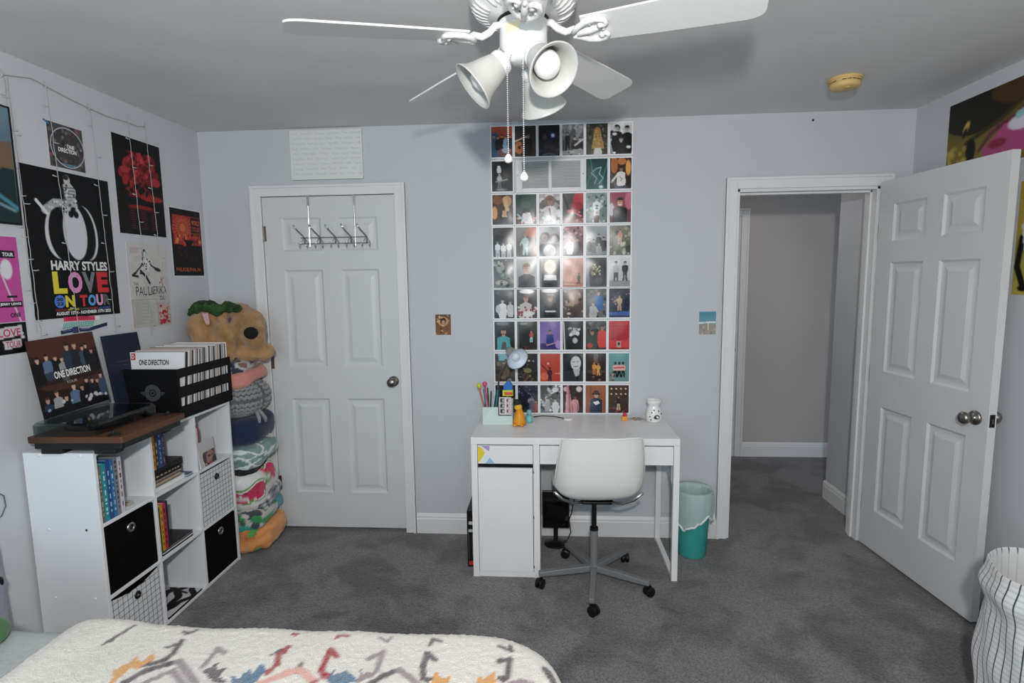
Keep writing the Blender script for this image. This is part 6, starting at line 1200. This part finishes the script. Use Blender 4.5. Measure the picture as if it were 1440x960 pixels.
def quilt(u, v):
    p_ = drape(QX0+QW*u, QY0+QH*v, BX0-.6, BX1+.014, BY0+.01, BY1+.012, .20, .055, BZ+.004)
    d = .006*NZ.noise(Vector((p_[0]*7, p_[1]*7, 1))); return (p_[0], p_[1], p_[2]+d)
mb.grid(quilt, 150, 100); o = mb.build('quilt', mat('pale_grey_quilt', 'a6abab', .95, bump=.6, bscale=90, bdist=.004), bd, smooth=True)
o.modifiers.new('solid', 'SOLIDIFY').thickness = .006
# patterned fleece throw
PAL = {'D': '463a3c', 'T': '4e4044', 'G': '86787a', 'O': 'c8904c', 'B': '44667e', 'R': '8e1824', 'P': 'c8988a'}
SHP = [('l','D',.012,[(-1.162,1.346),(-1.189,1.27)]),('l','D',.014,[(-1.179,1.301),(-1.181,1.282)]),('l','D',.014,[(-1.009,1.331),(-.993,1.325),(-.979,1.344)]),('p','O',0,[(-1.086,1.175),(-1.069,1.202),(-1.066,1.232),(-1.037,1.209),(-1.031,1.246),(-1.013,1.227),(-1.014,1.194),(-1.05,1.184),(-1.045,1.139),(-1.055,1.139)]),('l','D',.02,[(-1.019,1.201),(-.985,1.221),(-.98,1.245),(-.989,1.295)]),('l','D',.012,[(-1.014,1.268),(-.997,1.277)]),('l','D',.024,[(-1.025,1.14),(-1.005,1.183),(-.947,1.223)]),('l','G',.024,[(-.947,1.223),(-.901,1.188),(-.853,1.149)]),('l','G',.02,[(-.977,1.139),(-.94,1.19),(-.881,1.144)]),('l','G',.018,[(-.872,1.204),(-.876,1.275),(-.849,1.261)]),('p','T',0,[(-.867,1.194),(-.84,1.222),(-.833,1.199),(-.805,1.204),(-.807,1.173),(-.772,1.152),(-.807,1.15)]),('p','B',0,[(-.767,1.152),(-.778,1.177),(-.752,1.169),(-.75,1.203),(-.727,1.182),(-.727,1.219),(-.7,1.2),(-.707,1.174),(-.707,1.155)]),('l','R',.02,[(-.695,1.19),(-.685,1.218),(-.699,1.255),(-.687,1.283)]),('l','D',.012,[(-.716,1.25),(-.703,1.268)]),('l','P',.024,[(-.697,1.156),(-.663,1.179),(-.622,1.201)]),('p','R',0,[(-.712,1.339),(-.683,1.344),(-.689,1.325)]),('l','R',.012,[(-.546,1.337),(-.573,1.337),(-.576,1.323)]),('l','R',.014,[(-.686,1.258),(-.688,1.283)]),('l','D',.016,[(-.624,1.197),(-.625,1.221)]),('l','R',.02,[(-.551,1.185),(-.567,1.209),(-.573,1.279),(-.548,1.257)]),('p','R',0,[(-.574,1.205),(-.54,1.2),(-.539,1.177)]),('l','P',.024,[(-.653,1.192),(-.62,1.204),(-.566,1.167)]),('l','R',.014,[(-.573,1.162),(-.564,1.173)]),('p','B',0,[(-.535,1.169),(-.539,1.223),(-.529,1.195),(-.504,1.21),(-.469,1.184),(-.465,1.168),(-.529,1.164)]),('p','G',0,[(-.463,1.168),(-.472,1.225),(-.46,1.202),(-.426,1.205),(-.434,1.188)]),('l','G',.018,[(-.464,1.255),(-.435,1.284),(-.429,1.207)]),('l','D',.022,[(-.432,1.167),(-.405,1.196),(-.376,1.219)]),('l','G',.022,[(-.376,1.219),(-.344,1.196),(-.316,1.173)]),('l','G',.012,[(-.46,1.336),(-.434,1.324),(-.43,1.342)]),('l','T',.02,[(-.309,1.194),(-.319,1.236),(-.318,1.282),(-.294,1.259)]),('p','T',0,[(-.321,1.209),(-.284,1.197),(-.294,1.176)]),('p','O',0,[(-.286,1.177),(-.288,1.205),(-.28,1.224),(-.267,1.198),(-.243,1.205),(-.244,1.179)]),('p','O',0,[(-.176,1.182),(-.177,1.208),(-.16,1.201),(-.139,1.221),(-.13,1.185)]),('p','T',0,[(-.135,1.213),(-.096,1.21),(-.116,1.186)]),('l','T',.02,[(-.106,1.206),(-.105,1.273),(-.131,1.263)]),('l','D',.012,[(-.291,1.326),(-.315,1.335),(-.319,1.311)]),('l','D',.014,[(-.136,1.319),(-.111,1.308),(-.102,1.303),(-.107,1.322)]),('l','G',.02,[(-.096,1.185),(-.075,1.194),(-.047,1.187)]),('l','D',.03,[(-.012,1.241),(.007,1.21),(.021,1.187)])]
TX0, TY0, TW_, TH_ = -1.345, .22, 1.62, 1.42
pt = Pic(TW_, TH_, .0060).bg('cdc8c0')
MY = 1.140
def tc_(x, y): return ((x-TX0)/TW_, (y-TY0)/TW_)
for k, c_, w_, pts in SHP:
    for mir in (0, 1, 2):
        q = [tc_(x, y if mir == 0 else (2*MY-y if mir == 1 else y-.46)) for x, y in pts]
        pt.line(q, w_/TW_*.8, PAL[c_]) if k == 'l' else pt.poly(q, PAL[c_])
pt.mix(((TX0+pt.X*TW_) < -1.20+(pt.Y*TW_+TY0-1.30)*.5).astype(float), 'cdc8c0')
vs = []; 
for j in range(pt.nv+1):
    for i in range(pt.nu+1):
        px, py = TX0+TW_*i/pt.nu, TY0+TH_*j/pt.nv
        p_ = drape(px, py, BX0-.6, BX1+.036, BY0-.012, BY1+.030, .21, .060, BZ+.024)
        edge = -1.20+(py-1.30)*.5; f = min(1, max(0, (px-TX0)/.04))*.5*(1-math.tanh((px-edge)/.035))
        n = .0035*NZ.noise(Vector((px*90, py*90, 0)))+.0022*NZ.noise(Vector((px*190, py*190, 4)))+.006*NZ.noise(Vector((px*6, py*6, 2)))
        vs.append((p_[0], p_[1], p_[2]+n+.014*f))
nu1 = pt.nu+1; fs = [(j*nu1+i, j*nu1+i+1, (j+1)*nu1+i+1, (j+1)*nu1+i) for j in range(pt.nv) for i in range(pt.nu)]
th = MB().add(vs, fs, 0, pt.A.reshape(-1, 3)).build('throw_blanket', vmat('sherpa_fleece', 1, bump=1, bscale=260, sheen=.4, bdist=.004), origin=(-.7, .87, BZ), smooth=True, col=True, fixn=False)
th.modifiers.new('solid', 'SOLIDIFY').thickness = .009; th.modifiers['solid'].offset = -1
tag(th, 'cream fleece throw with zigzag and hook motifs spread over the bed', 'blanket')
pw = blob((-1.665, 1.235, BZ+.022), (.17, .135, .032), e1=.75, e2=.45, wr=.012, ws=8, rot=(.05, .04, -.25)).build('pillow', cloth('green_velour', '3c6440'), origin=(-1.66, 1.25, BZ), smooth=True)
tag(pw, 'soft green cushion on the bed at the lower left', 'cushion')
tb_ = thing('tote_bag', (-1.93, 1.66, 0), 'pale lilac-grey fabric bag against the left wall beside the shelf', 'bag')
MB().add([(-2.04, 1.40, .001), (-2.04, 1.66, .001), (-1.84, 1.63, .001), (-1.84, 1.40, .001), (-2.04, 1.42, .66), (-2.04, 1.735, .66), (-1.97, 1.73, .65), (-1.97, 1.42, .65)], [(0, 3, 2, 1), (4, 5, 6, 7), (0, 1, 5, 4), (1, 2, 6, 5), (2, 3, 7, 6), (3, 0, 4, 7)]).build('bag_body', cloth('lilac_grey_canvas', '8c8c9a'), tb_, bevel=.02, seg=3)
MB().ball((-1.90, 1.655, .535), (.008, .004, .016), 12).build('snap', M_black, tb_, smooth=True)
tag(MB().tube([(XL+.004, 1.76, .80), (XL+.004, 1.80, .795), (XL+.004, 1.825, .77), (XL+.004, 1.828, .73), (XL+.004, 1.81, .70), (XL+.004, 1.79, .69)], .0022, 6).build('thin_cable', mat('grey_cable', '5a6064', .5), origin=(XL, 1.8, .7), smooth=True), 'thin grey cable looping on the left wall beside the shelf', 'cable')
# ------------------------------------------------------------------ laundry basket
lb = thing('laundry_basket', (1.60, 1.71, 0), 'white fabric laundry basket with dark grid lines at the right, before the door', 'basket')
def lcol(u, v):
    a = (u*44) % 1; b = (v*34) % 1
    return '23272b' if a < .075 else ('b4b8bc' if b < .12 else 'cccecd')
LR = .197; lc = (1.617, 1.722)
def lf(u, v):
    a = 2*PI*u; z = .003+.588*v
    wv = math.sin(a*5+v*4)*.010+math.sin(a*9+v*11)*.006
    sq = 1-.05*math.exp(-((v-.78)/.07)**2)+.06*math.exp(-((v-.9)/.06)**2)-.04*math.exp(-((v-.25)/.12)**2)
    r = LR*sq*(1+.02*math.sin(v*17))+wv*(1-v*.6); return (lc[0]+r*math.cos(a), lc[1]+r*math.sin(a), z)
MB().grid(lf, 616, 136, wrap=True, colfn=lambda u, v, p: lin(lcol(u, v))).build('outer_fabric', M_cloth, lb, smooth=True, col=True)
def li(u, v):
    a = 2*PI*u; q = lf(u, 1)
    if v < .25: k = v/.25; dz = .012*math.sin(PI*k); r = 1-.045*k; return (lc[0]+(q[0]-lc[0])*r, lc[1]+(q[1]-lc[1])*r, q[2]+dz)
    k = (v-.25)/.75; return (lc[0]+(q[0]-lc[0])*(.955-.12*k), lc[1]+(q[1]-lc[1])*(.955-.12*k),   .591-.55*k)
MB().grid(li, 616, 30, wrap=True, colfn=lambda u, v, p: lin('23272b' if (u*44) % 1 < .075 and v < .25 else ('b4b6b6' if (u*44) % 1 < .075 else 'c8c8c6'))).build('inner_lining', M_cloth, lb, smooth=True, col=True)
MB().prism([(lc[0]+.165*math.cos(2*PI*k/32), lc[1]+.165*math.sin(2*PI*k/32)) for k in range(32)], .02, .045).build('basket_bottom', mat('pale_bin_fabric2', 'c8c8c6', .9), lb)
# door stop on the right baseboard, behind the door
ds = thing('door_stop', (1.93, 2.25, .06), 'thin dark spring door stop on the right baseboard by the door edge', 'door stop')
MB().tube([(XR-.013-.0035*k, 2.25+.005*math.cos(k*1.6), .062+.005*math.sin(k*1.6)) for k in range(21)], .0016, 6).build('spring', M_nickel, ds); MB().tube([(XR-.083, 2.25, .062), (XR-.097, 2.25, .062)], .008, 12).build('rubber_tip', M_black, ds)
